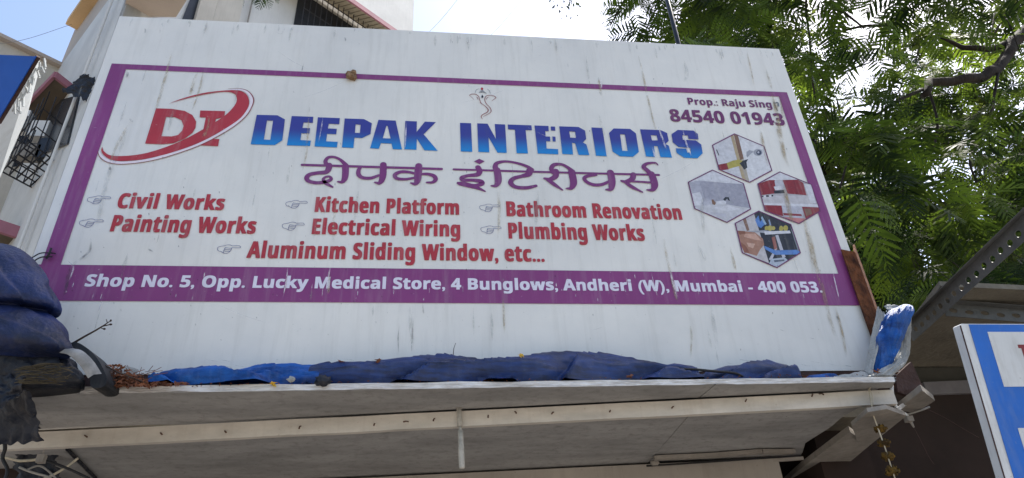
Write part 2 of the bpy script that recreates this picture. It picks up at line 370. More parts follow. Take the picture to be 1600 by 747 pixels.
# hanging stub of pipe
a = atp(717.5, 640, bl, bn)+bn*.014; c = atp(719, 668, bl, bn)+bn*.014; d = atp(720, 675, bl, bn)+bn*.016; e = d+Vector((.004, 0, -.125)) 
e = atp(722.5, 735, bl, bn)+bn*.02
b = MB(); b.tube(spline([a, c], 2), [.0085, .0088], 10); b.tube([d, lerp(d, e, .5), lerp(d, e, .95), e], [.0085, .010, .0098, .007], 10); b.tube([c+bn*-.004, d+bn*-.002], .0055, 8)
b.build('pipe_stub', mat('chalky pipe', (.55, .52, .46), .7, .45, 25, dirt=.5), can, True)

# ------------------------------------------------------------------ the signboard
BW, ZB, ZT = 3.0, 1.6+.906, 1.6+2.5462
sign = thing('signboard', 'large weathered white shop signboard with purple border and blue and red lettering', 'signboard', (0, 0, ZB))
b = MB(); b.box((-1.5, 0, ZB), (1.5, .004, ZT)); pan = b.build('face_panel', M['panel'], sign)
b = MB()
for (x0, x1, z0, z1) in ((-1.5, 1.5, ZT-.035, ZT), (-1.5, 1.5, ZB, ZB+.035), (-1.5, -1.465, ZB+.035, ZT-.035), (1.465, 1.5, ZB+.035, ZT-.035), (-.52, -.485, ZB+.035, ZT-.035), (.485, .52, ZB+.035, ZT-.035)):
    b.box((x0, .0045, z0), (x1, .045, z1))
b.build('frame', M['panel_edge'], sign)
for x in (-1.2, 0, 1.2): MB().bar((x, .05, ZT-.25), (x, .95, Z0+.15), .035, .035).build('back_brace', M['rust_dark'], sign)

def P2(pts, o=(0, 0), s=1.0): return [bd(o[0]+p[0]/s, o[1]+p[1]/s) for p in pts]
def flat(loops, y): return [[Vector((x, -y, z)) for x, z in l] for l in loops]
def orient(b):                                   # make every face look at the street (-y)
    fs = []
    for f in b.f:
        a, c, d = b.v[f[0]], b.v[f[1]], b.v[f[2]]
        fs.append(tuple(reversed(f)) if (c-a).cross(d-a).y > 0 else f)
    b.f = fs; return b
def art(name, shapes, mt, y=.002, parent=None):
    b = MB()
    for i, l in enumerate(shapes): b.poly(flat(l, y+i*.00001))
    return orient(b).build(name, mt, parent or sign)
def ribbon(b, pix, y, o=(0, 0), s=1.0, n=6, closed=False):
    """stroke: tuples (x, y, width in the same pixels), smoothed; one continuous strip on the board"""
    sp = spline(pix, n); c = [np.array(bd(o[0]+p[0]/s, o[1]+p[1]/s)) for p in sp]
    vs = []; k = len(c)
    for i, p in enumerate(sp):
        d = c[min(i+1, k-1)]-c[max(i-1, 0)]; d /= max(1e-9, np.hypot(*d)); nrm = np.array((-d[1], d[0]))
        x1 = np.array(bd(o[0]+(p[0]+1)/s, o[1]+p[1]/s)); w = p[2]*np.hypot(*(x1-c[i]))/2
        vs += [Vector((*(c[i]+nrm*w), 0)), Vector((*(c[i]-nrm*w), 0))]
    vs = [Vector((v.x, -y, v.y)) for v in vs]
    b.add(vs, [(2*i, 2*i+1, 2*i+3, 2*i+2) for i in range(k-1)])
    for e in (0, k-1):                            # round caps
        ce = Vector((c[e][0], -y-.00002, c[e][1])); r = (vs[2*e]-vs[2*e+1]).length/2
        b.add([ce+Vector((math.cos(a)*r, 0, math.sin(a)*r)) for a in [2*math.pi*j/12 for j in range(12)]], [tuple(range(12))])
def strokes(name, lst, mt, y, o=(0, 0), s=1.0, parent=None, n=6):
    b = MB()
    for i, st in enumerate(lst): ribbon(b, st, y+i*.00006, o, s, n)
    return orient(b).build(name, mt, parent or sign)

# border and address band (constant heights and widths on the board)
def zpx(px, py): return bd(px, py)[1]
bx0, bx1 = -1.4635, 1.4628; bz1 = 1.6+2.2596; bandt, bandb = 1.6+1.3023, 1.6+1.1647
bt = .0385; bw = .062
b = MB()
for (x0, x1, z0, z1) in ((bx0, bx1, bz1-bt*.75, bz1), (bx0, bx0+bw, bandt, bz1-bt*.75), (bx1-bw*.75, bx1, bandt, bz1-bt*.75)):
    b.poly(flat([[(x0, z0), (x1, z0), (x1, z1), (x0, z1)]], .002))
orient(b).build('border', M['purple'], sign)
b = MB(); b.poly(flat([[(-1.4999, bandb), (1.4999, bandb), (1.4999, bandt), (-1.4999, bandt)]], .0021)); orient(b).build('address_band', M['purple'], sign)

# blocky title
OA, SA, OB, SB = (380, 170), 4.2105, (700, 120), 3.902
TA = [[[(90,42),(225,45),(275,72),(258,210),(208,241),(50,236)], [(157,79),(197,81),(179,207),(137,204)]],
 [[(320,50),(462,55),(458,95),(398,92),(390,128),(440,130),(436,165),(383,163),(377,208),(445,212),(440,247),(288,243)]],
 [[(492,58),(636,64),(632,104),(563,100),(558,132),(616,134),(612,170),(552,167),(546,216),(622,220),(617,257),(470,250)]],
 [[(668,66),(795,70),(846,97),(838,168),(782,195),(732,192),(726,260),(650,256)], [(740,105),(773,108),(768,162),(735,160)]],
 [[(890,75),(1003,80),(1045,270),(985,268),(976,232),(906,228),(893,265),(835,262)], [(942,114),(950,114),(970,198),(918,196)]],
 [[(1066,82),(1142,85),(1141,155),(1195,87),(1268,90),(1187,170),(1280,279),(1192,275),(1142,198),(1140,272),(1060,269)]]]
TB = [[[(73,283),(140,285),(148,460),(78,457)]],
 [[(178,286),(241,288),(292,382),(285,290),(348,293),(358,466),(302,465),(247,370),(252,463),(185,460)]],
 [[(364,293),(508,298),(511,328),(473,327),(487,470),(418,468),(408,325),(366,322)]],
 [[(527,299),(612,302),(614,334),(592,333),(595,366),(622,367),(624,396),(598,395),(601,440),(670,443),(673,475),(547,470)]],
 [[(626,305),(652,306),(654,331),(628,330)]], [[(636,366),(654,367),(656,397),(638,396)]],
 [[(678,304),(795,308),(835,330),(842,380),(822,403),(843,415),(862,480),(795,478),(775,407),(755,405),(762,476),(697,473)], [(738,335),(775,337),(780,375),(745,373)]],
 [[(874,311),(940,314),(967,487),(902,483)]],
 [[(1010,317),(1110,320),(1145,347),(1163,460),(1128,490),(1048,487),(1003,458),(981,345)], [(1048,352),(1078,354),(1095,455),(1062,453)]],
 [[(1170,322),(1295,327),(1335,345),(1345,392),(1325,412),(1345,422),(1365,495),(1295,492),(1277,425),(1255,424),(1262,491),(1207,488)], [(1235,358),(1272,360),(1278,390),(1243,390)]],
 [[(1400,326),(1495,330),(1522,350),(1526,384),(1466,381),(1461,360),(1427,358),(1431,386),(1510,390),(1543,415),(1552,468),(1520,499),(1440,496),(1393,466),(1388,438),(1452,440),(1458,464),(1480,465),(1476,436),(1405,430),(1370,402),(1362,352)]]]
zt0 = zpx(500, 231)-ZB; zt1 = zpx(500, 184)-ZB
M['title'] = gradmat('blue graded ink', (.008, .21, .55), (.035, .045, .26), zt0, zt0+(zt1-zt0)*.62, .2)
art('title_lettering', [[P2(l, OA, SA) for l in g] for g in TA], M['title'], .0022)
art('title_lettering', [[P2(l, OB, SB) for l in g] for g in TB], M['title'], .0022)

# Hindi line: pen strokes with width
HA = [[(388,371,20),(700,380,20),(1305,398,20)],
 [(566,372,40),(563,395,42),(545,418,36),(490,424,30),(440,434,32),(418,455,34),(432,478,30),(485,489,28),(545,482,28),(578,466,26),(568,448,18),(540,452,18),(528,468,22),(545,492,26),(588,517,14)],
 [(548,372,32),(542,345,28),(562,322,24),(600,320,20),(640,338,22),(668,364,30),(680,380,36)],
 [(673,380,46),(673,420,46),(668,460,42),(650,484,26),(622,481,12)],
 [(775,384,20),(760,405,28),(760,435,32),(785,455,28),(840,458,26),(892,440,20)],
 [(922,370,46),(921,420,48),(914,465,42),(895,491,28),(866,486,12)],
 [(1130,428,18),(1085,418,22),(1035,418,26),(998,436,28),(1010,460,26),(1065,466,22),(1128,456,18)],
 [(1155,378,48),(1150,430,52),(1146,475,44),(1130,496,28),(1103,491,12)],
 [(1168,432,18),(1215,432,24),(1255,445,30),(1266,468,30),(1245,486,22),(1208,487,14)]]
HB = [[(35,566,15),(640,584,15),(1285,600,15)],
 [(183,555,36),(192,578,38),(178,598,32),(120,605,24),(85,617,28),(92,632,26),(150,632,24),(200,640,32),(205,655,30),(160,665,24),(100,652,22),(62,650,20)],
 [(70,655,22),(120,664,30),(175,678,26),(226,700,10)],
 [(300,580,42),(288,552,34),(300,528,26),(350,518,18),(420,528,18),(480,548,22),(512,568,26)],
 [(298,570,44),(305,615,46),(304,645,42),(290,666,26),(263,667,10)],
 [(497,572,40),(492,595,38),(450,608,26),(400,622,28),(382,648,34),(410,673,28),(475,679,26),(536,667,20)],
 [(658,578,38),(655,608,36),(622,627,28),(588,622,16)], [(606,628,26),(650,660,26),(698,693,10)],
 [(640,585,30),(630,560,30),(648,538,26),(690,536,20),(725,552,22),(760,580,32)],
 [(753,582,44),(763,630,46),(763,658,42),(748,682,26),(721,683,10)],
 [(905,602,12),(852,607,22),(830,622,24),(848,645,24),(890,661,24),(940,658,22),(990,636,18)],
 [(990,586,44),(998,630,46),(998,662,42),(990,688,28),(962,690,10)],
 [(1130,598,34),(1122,625,34),(1085,642,26),(1056,637,14)], [(1078,642,22),(1120,673,26),(1185,706,10)],
 [(1118,640,14),(1180,643,14),(1250,648,16)],
 [(1240,595,42),(1255,640,46),(1258,668,42),(1245,692,26),(1212,692,10)],
 [(1240,600,34),(1212,572,30),(1192,552,28),(1212,532,20),(1262,527,12),(1278,540,8)]]
b = MB()
for i, st in enumerate(HA): ribbon(b, [(x, y, w*.97) for x, y, w in st], .0022+i*.00006, OA, SA)
for i, st in enumerate(HB): ribbon(b, [(x, y, w*.97) for x, y, w in st], .0022+i*.00006, OB, SB)
b.poly(flat([P2([(158,518),(190,502),(224,517),(192,535)], OB, SB)], .0023))
orient(b).build('hindi_lettering', mat('dark purple ink', (.19, .038, .165), .42, .16, 3, dirt=.25, dirtc=(.42, .36, .40)), sign)

# sans lettering
def mb(s):
    r = ''
    for ch in s:
        if 'A' <= ch <= 'Z': r += chr(0x1D5D4+ord(ch)-65)
        elif 'a' <= ch <= 'z': r += chr(0x1D5EE+ord(ch)-97)
        elif '0' <= ch <= '9': r += chr(0x1D7EC+ord(ch)-48)
        else: r += ch
    return r
def textmesh(s, sp=1.0):
    c = bpy.data.curves.new('lettering', 'FONT'); c.body = mb(s); c.resolution_u = 5; c.space_character = sp
    o = bpy.data.objects.new('lettering', c); col.objects.link(o); bpy.context.view_layer.update()
    me = bpy.data.meshes.new_from_object(o.evaluated_get(bpy.context.evaluated_depsgraph_get()))
    v = np.array([tuple(x.co) for x in me.vertices]); f = [tuple(p.vertices) for p in me.polygons]
    bpy.data.objects.remove(o); bpy.data.curves.remove(c); bpy.data.meshes.remove(me)
    return v, f
CAPH = textmesh('H')[0][:, 1].max()
def text(name, s, Lp, Rp, base, cap, mt, bold=0, sp=1.0, y=.0022, parent=None, boldz=0):
    """set in the default face, stretched to its measured width and cap height; the weight comes from slightly shifted layers"""
    v, f = textmesh(s, sp); x0, z0 = bd(*base); z1 = bd(*cap)[1]; xl = bd(*Lp)[0]; xr = bd(*Rp)[0]
    wdt = xr-xl-bold; vx = (v[:, 0]-v[:, 0].min())/(v[:, 0].max()-v[:, 0].min())*wdt+xl; vz = z0+boldz/2+v[:, 1]/CAPH*(z1-z0-boldz)
    b = MB(); sh = [(q, w) for q in ((0, .5, 1) if bold else (0,)) for w in ((-.5, .5) if boldz else (0,))]
    for i, (q, w) in enumerate(sh):
        b.add([(x+bold*q, -y-i*.00007, z+boldz*w) for x, z in zip(vx, vz)], f)
    return orient(b).build(name, mt, parent or sign)
bo = .005
LINES = [('Civil Works', (184.8,315), (351,320), (243.7,326.8), (246.6,303.6)),
 ('Painting Works', (175,350), (400.6,354), (177,362.1), (178.8,336.5)),
 ('Aluminum Sliding Window, etc...', (384.8,403), (851,407.5), (386,403.4), (395.8,377.6)),
 ('Kitchen Platform', (492.5,322), (717.3,325), (492,331.5), (494,308.2)),
 ('Electrical Wiring', (488,356), (719,359.5), (486.5,366.3), (490,342)),
 ('Bathroom Renovation', (791,327), (1064.5,335), (793,338.2), (790,315)),
 ('Plumbing Works', (794,360), (1006,364), (796,373.2), (793,348.4))]
for i, (s, a, c, d, e) in enumerate(LINES): text('service_lettering', s, a, c, d, e, M['red'], bo, 1.10, boldz=.002)
text('owner_lettering', 'Prop.: Raju Sing', (1074.3,158.5), (1205.2,164.5), (1076.8,163.8), (1073.5,153.2), M['maroon'], .0015, 1.03)
strokes('owner_letter_remnant', [[(1395,200,12),(1405,235,16),(1430,290,10)], [(1400,215,8),(1432,205,14),(1440,240,18)]], M['grey_ink'], .0022, (1000,130), 6.667)
text('phone_lettering', '84540 01943', (1046.5,182), (1225,189), (1077,191.2), (1070.5,172), M['maroon'], .003, 1.03, boldz=.002)
text('address_lettering', 'Shop No. 5, Opp. Lucky Medical Store, 4 Bunglows, Andheri (W), Mumbai - 400 053.', (133.5,443), (1284.5,455), (226.5,449), (229,430.3), M['white_ink'], .0028, 1.03, .0027, boldz=.002)

# DI logo: serif letters, pale gap, red swoosh
OL, SL = (140, 120), 4.979
art('logo_letter', [[P2([(518,248),(640,252),(740,268),(800,300),(830,350),(825,400),(800,440),(740,485),(650,520),(560,528),(433,522)], OL, SL), P2([(597,315),(665,317),(715,340),(732,385),(722,420),(690,455),(640,467),(560,465)], OL, SL)]], M['red'], .0022)
art('logo_letter', [[P2([(862,265),(1055,270),(1048,318),(985,330),(940,485),(1010,487),(1000,543),(845,535),(855,482),(872,478),(905,320),(857,318)], OL, SL)]], M['red'], .0022)
outer = spline([(615,213),(700,180),(800,150),(900,127),(1000,115),(1100,108),(1180,115),(1225,145),(1242,195),(1230,250),(1180,320),(1100,380),(1000,440),(880,505),(740,560),(600,605),(450,640),(330,655),(220,658),(150,640),(105,605),(92,575),(100,547)], 3)
inner = spline([(110,580),(150,610),(220,620),(330,615),(450,595),(600,548),(740,490),(870,420),(980,355),(1060,300),(1115,245),(1145,195),(1140,150),(1110,127),(1050,120),(950,131),(820,156),(700,187)], 3)
strokes('logo_gap', [[(500,606,10),(650,548,26),(760,500,30),(880,440,32),(1000,372,30),(1080,300,24),(1130,230,14)],
  [(1100,102,8),(1190,106,18),(1245,140,26),(1262,195,30),(1240,262,30),(1170,340,28),(1060,418,28),(930,492,28),(780,558,28),(600,615,28),(430,656,28),(270,672,26),(160,660,24),(95,622,20),(76,585,10)]], M['pinkwhite'], .0025, OL, SL)
art('logo_swoosh', [[P2(outer+inner, OL, SL)]], M['red'], .0028)
strokes('logo_outline', [[(1080,95,2),(1180,97,5),(1240,120,7),(1275,170,9),(1270,220,8),(1225,300,7),(1130,385,6),(1000,465,6),(850,540,6),(700,595,6),(550,640,5),(400,670,5),(250,683,5),(150,672,5),(90,640,5),(62,585,3)]], M['emb'], .0028, OL, SL)

# line-drawn elephant-head emblem
OE, SE = (720, 130), 11.49
em = strokes('emblem', [[(155,225,10),(185,205,11),(240,200,12),(290,215,12),(325,255,12),(345,320,11),(365,365,11),(420,405,11),(470,450,13),(492,490,16),(470,530,14),(400,565,13),(365,605,13),(388,652,6)],
  [(555,325,5),(600,290,9),(630,265,12),(590,235,11),(520,222,11),(460,235,12),(432,275,12),(435,330,11),(470,390,11),(520,440,12),(545,500,13),(520,540,10),(450,580,8),(400,610,5)],
  [(280,252,6),(300,270,11),(310,298,7)], [(500,255,6),(470,270,10),(455,300,7)], [(340,365,8),(365,360,6)], [(160,230,5),(200,265,6),(238,308,4)]], M['emb'], .0022, OE, SE)
strokes('emblem_crown', [[(255,180,5),(280,125,8),(325,105,5)], [(470,110,5),(510,140,8),(530,192,6)], [(325,172,10),(390,165,16),(455,184,14)], [(345,150,10),(390,148,12),(430,156,8)], [(370,132,12),(400,134,10)]], M['grey_ink'], .0022, OE, SE, em)
art('emblem_dot', [[P2([(380+22*math.cos(a), 105+22*math.sin(a)) for a in [i*.5236 for i in range(12)]], OE, SE)]], M['red'], .0023, em)
art('emblem_mark', [[P2([(385,212),(400,235),(408,255),(395,272),(375,270),(366,252),(374,235)], OE, SE)]], M['black_ink'], .0023, em)

# pointing hands, one mesh copied seven times
OH, SH = (130, 295), 11.49
hands = [(137,313), (124.6,349.3), (340,390), (446.8,319.9), (441.3,354.2), (749.7,325.5), (751.5,359.8)]
hx, hz = bd(*hands[0])
b = MB(); hw = 7.5
for i, st in enumerate([[(95,235),(80,212),(88,178),(130,160),(200,150),(270,133),(330,138),(352,152),(470,149),(496,165),(482,185),(352,182),(338,196),(325,218),(300,246),(262,270),(235,277),(180,270),(140,246),(95,235)], [(228,178),(280,188),(338,190)], [(228,178),(200,215),(178,268)], [(212,205),(260,214),(325,216)], [(198,235),(245,242),(302,244)]]):
    ribbon(b, [(x, y, hw) for x, y in st], .0022+i*.00006, OH, SH, 3)
orient(b); h0 = bpy.data.objects.new('pointing_hand', None)
ctr = Vector((hx, 0, hz)); me = bpy.data.meshes.new('pointing_hand'); me.from_pydata([tuple(v-ctr) for v in b.v], [], b.f); me.materials.append(M['navy'])
bpy.data.objects.remove(h0)
for i, (px, py) in enumerate(hands):
    o = bpy.data.objects.new('pointing_hand', me); col.objects.link(o); o.parent = sign; x, z = bd(px, py); o.location = Vector((x, 0, z))-Vector(sign.location)

# hexagonal pictures
OX, SX = (1060, 190), 3.1125
def ink(c): return mat('picture ink', c, .45, .24, 55, dirt=.3, dirtc=(.55, .52, .46))
def clip(poly, hexa):                            # keep a picture's shapes inside its hexagon
    def inside(p, a, c): return (c[0]-a[0])*(p[1]-a[1])-(c[1]-a[1])*(p[0]-a[0]) >= 0
    outp = list(poly); H = hexa
    ar = sum(H[i][0]*H[(i+1) % 6][1]-H[(i+1) % 6][0]*H[i][1] for i in range(6))
    if ar < 0: H = H[::-1]
    for i in range(6):
        a, c = H[i], H[(i+1) % 6]; inp = outp; outp = []
        for j in range(len(inp)):
            p, q = inp[j], inp[(j+1) % len(inp)]; ip, iq = inside(p, a, c), inside(q, a, c)
            if ip: outp.append(p)
            if ip != iq:
                d1 = (c[0]-a[0])*(p[1]-a[1])-(c[1]-a[1])*(p[0]-a[0]); d2 = (c[0]-a[0])*(q[1]-a[1])-(c[1]-a[1])*(q[0]-a[0]); t = d1/(d1-d2)
                outp.append((p[0]+(q[0]-p[0])*t, p[1]+(q[1]-p[1])*t))
        if not outp: return None
    return outp
def circ(cx, cy, rx, ry=None, n=14): return [(cx+rx*math.cos(2*math.pi*i/n), cy+(ry or rx)*math.sin(2*math.pi*i/n)) for i in range(n)]
W_, G_, LG, RED, SK, YE, BL, DK, BR, TAN = (.62,.62,.66), (.33,.34,.38), (.48,.48,.54), (.24,.022,.03), (.36,.19,.13), (.42,.36,.08), (.10,.22,.52), (.025,.028,.035), (.20,.11,.07), (.42,.33,.2)
HEX = [
 ([(272,62),(415,122),(453,240),(345,297),(197,235),(165,117)], (.58,.58,.61), [
   (TAN, [(252,70),(266,64),(330,290),(310,284)]), (BR, [(268,64),(288,70),(322,178),(300,190)]), ((.40,.36,.30), [(300,190),(322,178),(350,297),(328,290)]),
   ((.66,.66,.68), [(290,72),(415,122),(453,240),(345,297)]), (RED, [(190,212),(236,203),(244,234),(200,240)]), (YE, [(234,204),(262,192),(292,186),(322,196),(314,214),(270,224),(243,233)]),
   (DK, [(296,206),(312,192),(338,184),(330,200),(334,226),(318,236),(310,222)]), (G_, [(330,150),(345,140),(366,148),(352,158),(334,176),(330,168)]), (G_, circ(386,152,22,17)), ((.05,.06,.10), circ(390,153,13,12)), (LG, circ(388,151,5)), (DK, [(182,138),(187,138),(198,166),(194,167)])]),
 ([(165,238),(315,303),(350,427),(235,492),(78,425),(47,297)], (.40,.40,.46), [
   (W_, [(40,298),(165,238),(330,310),(100,288)]), ((.34,.34,.40), [(100,292),(318,306),(352,428),(205,400),(125,372)]), ((.54,.54,.57), [(90,408),(150,398),(230,404),(352,424),(235,492),(78,425)]),
   (W_, [(66,352),(104,344),(120,386),(112,408),(76,412)]), (LG, [(118,392),(160,385),(164,402),(120,412)]), (BR, [(160,382),(168,380),(182,398),(176,408),(164,404)]), (W_, [(182,390),(220,385),(232,392),(228,404),(186,406)]),
   (DK, [(216,380),(228,368),(244,370),(250,388),(240,384),(236,376),(226,388)]), (G_, [(230,396),(256,388),(268,396),(244,404)]), (W_, [(168,420),(230,410),(300,424),(240,440)]), (LG, [(150,440),(230,450),(235,470),(170,455)])]),
 ([(492,247),(645,308),(688,437),(585,498),(420,435),(385,305)], (.42,.40,.42), [
   (W_, [(420,288),(492,247),(580,284)]), (RED, [(385,305),(440,286),(468,286),(478,350),(400,360)]), (RED, [(506,286),(580,284),(606,300),(622,360),(530,352)]), ((.2,.02,.03), [(556,288),(562,288),(578,356),(572,356)]),
   (LG, [(466,290),(502,288),(516,330),(474,334)]), (W_, [(462,318),(496,314),(500,332),(470,336)]), (DK, [(462,338),(512,334),(516,350),(466,352)]), ((.52,.50,.52), [(400,362),(640,362),(655,405),(412,400)]),
   (W_, [(610,305),(645,308),(668,400),(640,396)]), (DK, [(402,362),(460,358),(460,366),(404,370)]), (W_, [(412,362),(424,360),(426,370),(414,370)]), (W_, [(438,360),(450,358),(452,368),(440,368)]), (W_, [(410,398),(676,404),(680,418),(414,408)]), (RED, [(414,408),(500,410),(508,462),(424,440)]), (RED, [(600,416),(682,420),(690,440),(620,480)]),
   (LG, [(500,410),(598,416),(610,480),(512,462)]), ((.25,.04,.05), [(508,446),(596,452),(600,462),(512,458)]), (BR, [(610,425),(640,425),(650,450),(620,462)]), ((.5,.2,.2), [(512,466),(620,474),(585,498)])]),
 ([(390,437),(545,502),(592,640),(478,712),(310,640),(275,497)], (.028,.03,.04), [
   ((.50,.48,.49), [(275,497),(366,448),(440,690),(310,640)]), ((.24,.14,.1), [(312,478),(326,470),(345,530),(332,534)]), (SK, [(285,532),(330,536),(372,540),(410,572),(416,600),(396,625),(380,655),(330,640),(300,585)]), ((.55,.33,.25), [(322,548),(372,546),(402,580),(370,576),(318,562)]), ((.27,.11,.07), [(300,585),(330,610),(345,640),(320,640),(306,610)]), ((.56,.36,.28), [(330,590),(372,596),(362,618),(340,610)]), ((.24,.1,.06), [(285,532),(322,534),(326,546),(298,552)]),
   (G_, [(330,536),(420,530),(520,545),(420,544)]), (BL, [(372,480),(388,458),(396,490),(410,470),(420,500),(400,520),(384,510)]), ((.3,.42,.55), [(400,470),(406,462),(428,500),(420,505)]), ((.25,.33,.5), [(436,480),(442,478),(450,505),(444,508)]), (YE, circ(428,520,10)), (YE, circ(444,520,11,14)), (YE, circ(460,520,10)), (YE, circ(498,522,10,14)), (YE, circ(520,520,12,14)), (W_, [(416,536),(540,532),(545,545),(420,552)]), (LG, [(470,556),(484,552),(520,660),(504,664)]), ((.3,.1,.08), [(452,565),(468,560),(480,625),(466,630)]), (LG, [(466,624),(478,618),(452,680),(438,672)]),
   (BL, [(416,606),(470,628),(590,625),(590,648),(470,650),(420,622)]), ((.42,.47,.55), [(450,670),(515,662),(530,676),(478,712),(440,692)]), ((.1,.12,.16), [(462,676),(512,672),(514,680),(466,686)]), ((.20,.22,.24), [(540,506),(556,540),(590,632),(578,630)])])]
for pts, basec, shapes in HEX:
    hx_ = art('service_picture', [[P2(pts, OX, SX)]], ink(basec), .0022)
    for i, (c, pl_) in enumerate(shapes):
        cl = clip(pl_, pts)
        if cl and len(cl) > 2: art('picture_patch', [[P2(cl, OX, SX)]], ink(c), .0023+i*.00003, hx_)
    loop = pts+[pts[0]]; b = MB()
    for i, (a, c) in enumerate(zip(loop[:-1], loop[1:])): ribbon(b, [(*a, 5), (*c, 5)], .0030+i*.00004, OX, SX)
    orient(b).build('picture_border', M['maroon'], hx_)

# dried runs, scratches and specks on the face
def runs(name, lst, mt, y, one=True):
    if not one:
        for i, st in enumerate(lst): runs(name, [st], mt, y+i*.000015)
        return
    b = MB(); al = []
    for i, st in enumerate(lst):
        sp = spline(st, 5); yy = y+i*.000015; k = len(sp); o = len(b.v); vs = []
        for j, (px, py, w) in enumerate(sp):
            x, z = bd(px, py); hw = w*.00105; e = min(1, 4*j/k+.15, 5*(k-1-j)/k)
            for q, a in ((-1, 0), (-.45, .9), (.45, .9), (1, 0)):
                vs.append((x+q*hw, -yy, z)); al.append(a*max(0, e))
        fs = []
        for j in range(k-1):
            for q in range(3): fs.append((j*4+q, j*4+q+1, j*4+q+5, j*4+q+4))
        b.add(vs, fs)
    o = orient(b).build(name, mt, sign); at_ = o.data.attributes.new('a', 'FLOAT', 'POINT'); at_.data.foreach_set('value', al); return o
runs('drip_stain', [[(997,88,2),(1004,115,5),(1010,145,6),(1018,180,5),(1027,212,3)], [(935,120,4),(937,135,7),(940,152,5)], [(268,85,3),(262,110,6),(252,145,7),(242,178,5)], [(309,112,4),(302,132,8),(297,150,6)], [(318,110,3),(312,140,5),(300,175,3)],
  [(484,168,3),(481,210,5),(478,245,5),(473,268,2)], [(1037,374,5),(1042,405,6),(1048,430,6),(1055,462,6),(1059,472,2)], [(1196,108,3),(1202,128,7),(1206,142,3)], [(1166,80,3),(1172,105,5),(1178,135,3)], [(786,466,3),(787,490,5),(788,522,3)], [(327,182,4),(325,200,6),(318,216,9)], [(515,428,3),(514,445,6),(513,460,8)],
  [(1140,386,3),(1146,410,7),(1149,424,4)], [(205,190,4),(192,212,8),(180,235,6),(170,262,3)], [(1078,510,3),(1080,525,5),(1079,560,3)], [(525,310,3),(522,345,5),(521,380,3)], [(778,300,4),(780,330,7),(778,375,4)]], M['stain_tan'], .0036, False)
runs('drip_stain', [[(1205,145,6),(1210,160,12),(1216,200,14),(1224,240,11),(1232,262,5)], [(1218,150,5),(1222,180,8),(1226,200,4)], [(1185,195,4),(1192,225,8),(1200,262,6)], [(1224,290,8),(1230,320,13),(1238,350,9)], [(1252,330,6),(1264,370,12),(1272,410,12),(1284,450,10),(1296,500,9),(1310,540,7)], [(1304,480,4),(1314,515,6),(1322,560,5)], [(1255,345,5),(1262,375,7),(1270,430,4)]], M['stain_brown'], .0046, False)
rs = []
for i in range(34):
    px = random.uniform(130, 1290); py = random.uniform(60, 540); l = random.uniform(15, 60); vx = (px-698)/(py+1391)
    rs.append([(px, py, 1), (px+vx*l*.5, py+l*.5, random.triangular(1.5, 9, 3)), (px+vx*l, py+l, 1)])
for i in range(46):                              # grime that gathers under the top edge and along the foot
    t = random.random(); px = 190+1025*t; py = 26+52*t+random.uniform(1, 5); l = random.uniform(5, 26); vx = (px-698)/(py+1391); rs.append([(px, py, 2), (px+vx*l*.5, py+l*.5, random.uniform(3, 7)), (px+vx*l, py+l, 1)])
for i in range(24):
    px = random.uniform(250, 1330); py = 577-random.uniform(4, 16); rs.append([(px, py, 2), (px+random.uniform(4, 14), py+2, random.uniform(4, 9)), (px+random.uniform(16, 30), py+4, 2)])
rs += [[(200,205,4),(188,235,9),(172,270,10),(160,320,10),(152,360,6)], [(640,478,3),(642,510,8),(645,550,7)], [(1100,300,4),(1096,330,9),(1100,370,6)], [(1110,478,4),(1114,505,9),(1120,545,6)], [(1090,385,3),(1098,400,8),(1102,410,4)], [(840,300,4),(838,330,10),(836,360,5)], [(560,300,3),(556,325,7),(554,350,4)], [(1068,95,4),(1072,115,11),(1070,130,8)], [(935,180,3),(940,200,9),(944,215,5)]]
runs('grey_streak', rs, M['stain_grey'], .0056)['kind'] = 'stuff'
sk = [[(143,374,3),(140,395,6),(112,420,7),(104,455,6),(98,480,3)], [(624,510,1),(622,530,2),(623,555,1)], [(646,495,1),(644,530,2.5),(643,552,2)], [(227,46,2),(228,50,4),(227,54,3)], [(200,112,3),(200,118,6),(198,124,4)], [(300,140,2),(301,142,4),(302,144,2)], [(539,60,2),(540,63,4),(540,67,2)], [(936,145,3),(938,148,6),(940,152,3)], [(233,390,3),(236,393,6),(240,395,3)], [(660,473,2),(661,485,3),(662,492,3)], [(1218,516,3),(1222,518,7),(1228,519,3)], [(1262,528,3),(1267,530,6),(1271,531,3)], [(1305,495,3),(1308,498,6),(1311,502,3)], [(220,450,3),(221,452,5),(222,454,3)], [(173,262,3),(173,265,6),(173,268,3)], [(204,187,3),(206,190,6),(208,193,3)], [(886,100,1.5),(887,105,3),(887,110,1.5)], [(475,100,1),(473,108,2.5),(472,114,1)], [(432,52,2),(440,55,3.5),(446,45,2)]]
for i in range(260):
    px = random.uniform(110, 1330); py = random.triangular(40, 560, 480); r = random.uniform(.4, 1.5); sk.append([(px, py-r, r), (px, py, r*2), (px+.3, py+r*random.uniform(1, 2.5), r)])
runs('black_speck', sk, M['stain_black'], .007)['kind'] = 'stuff'
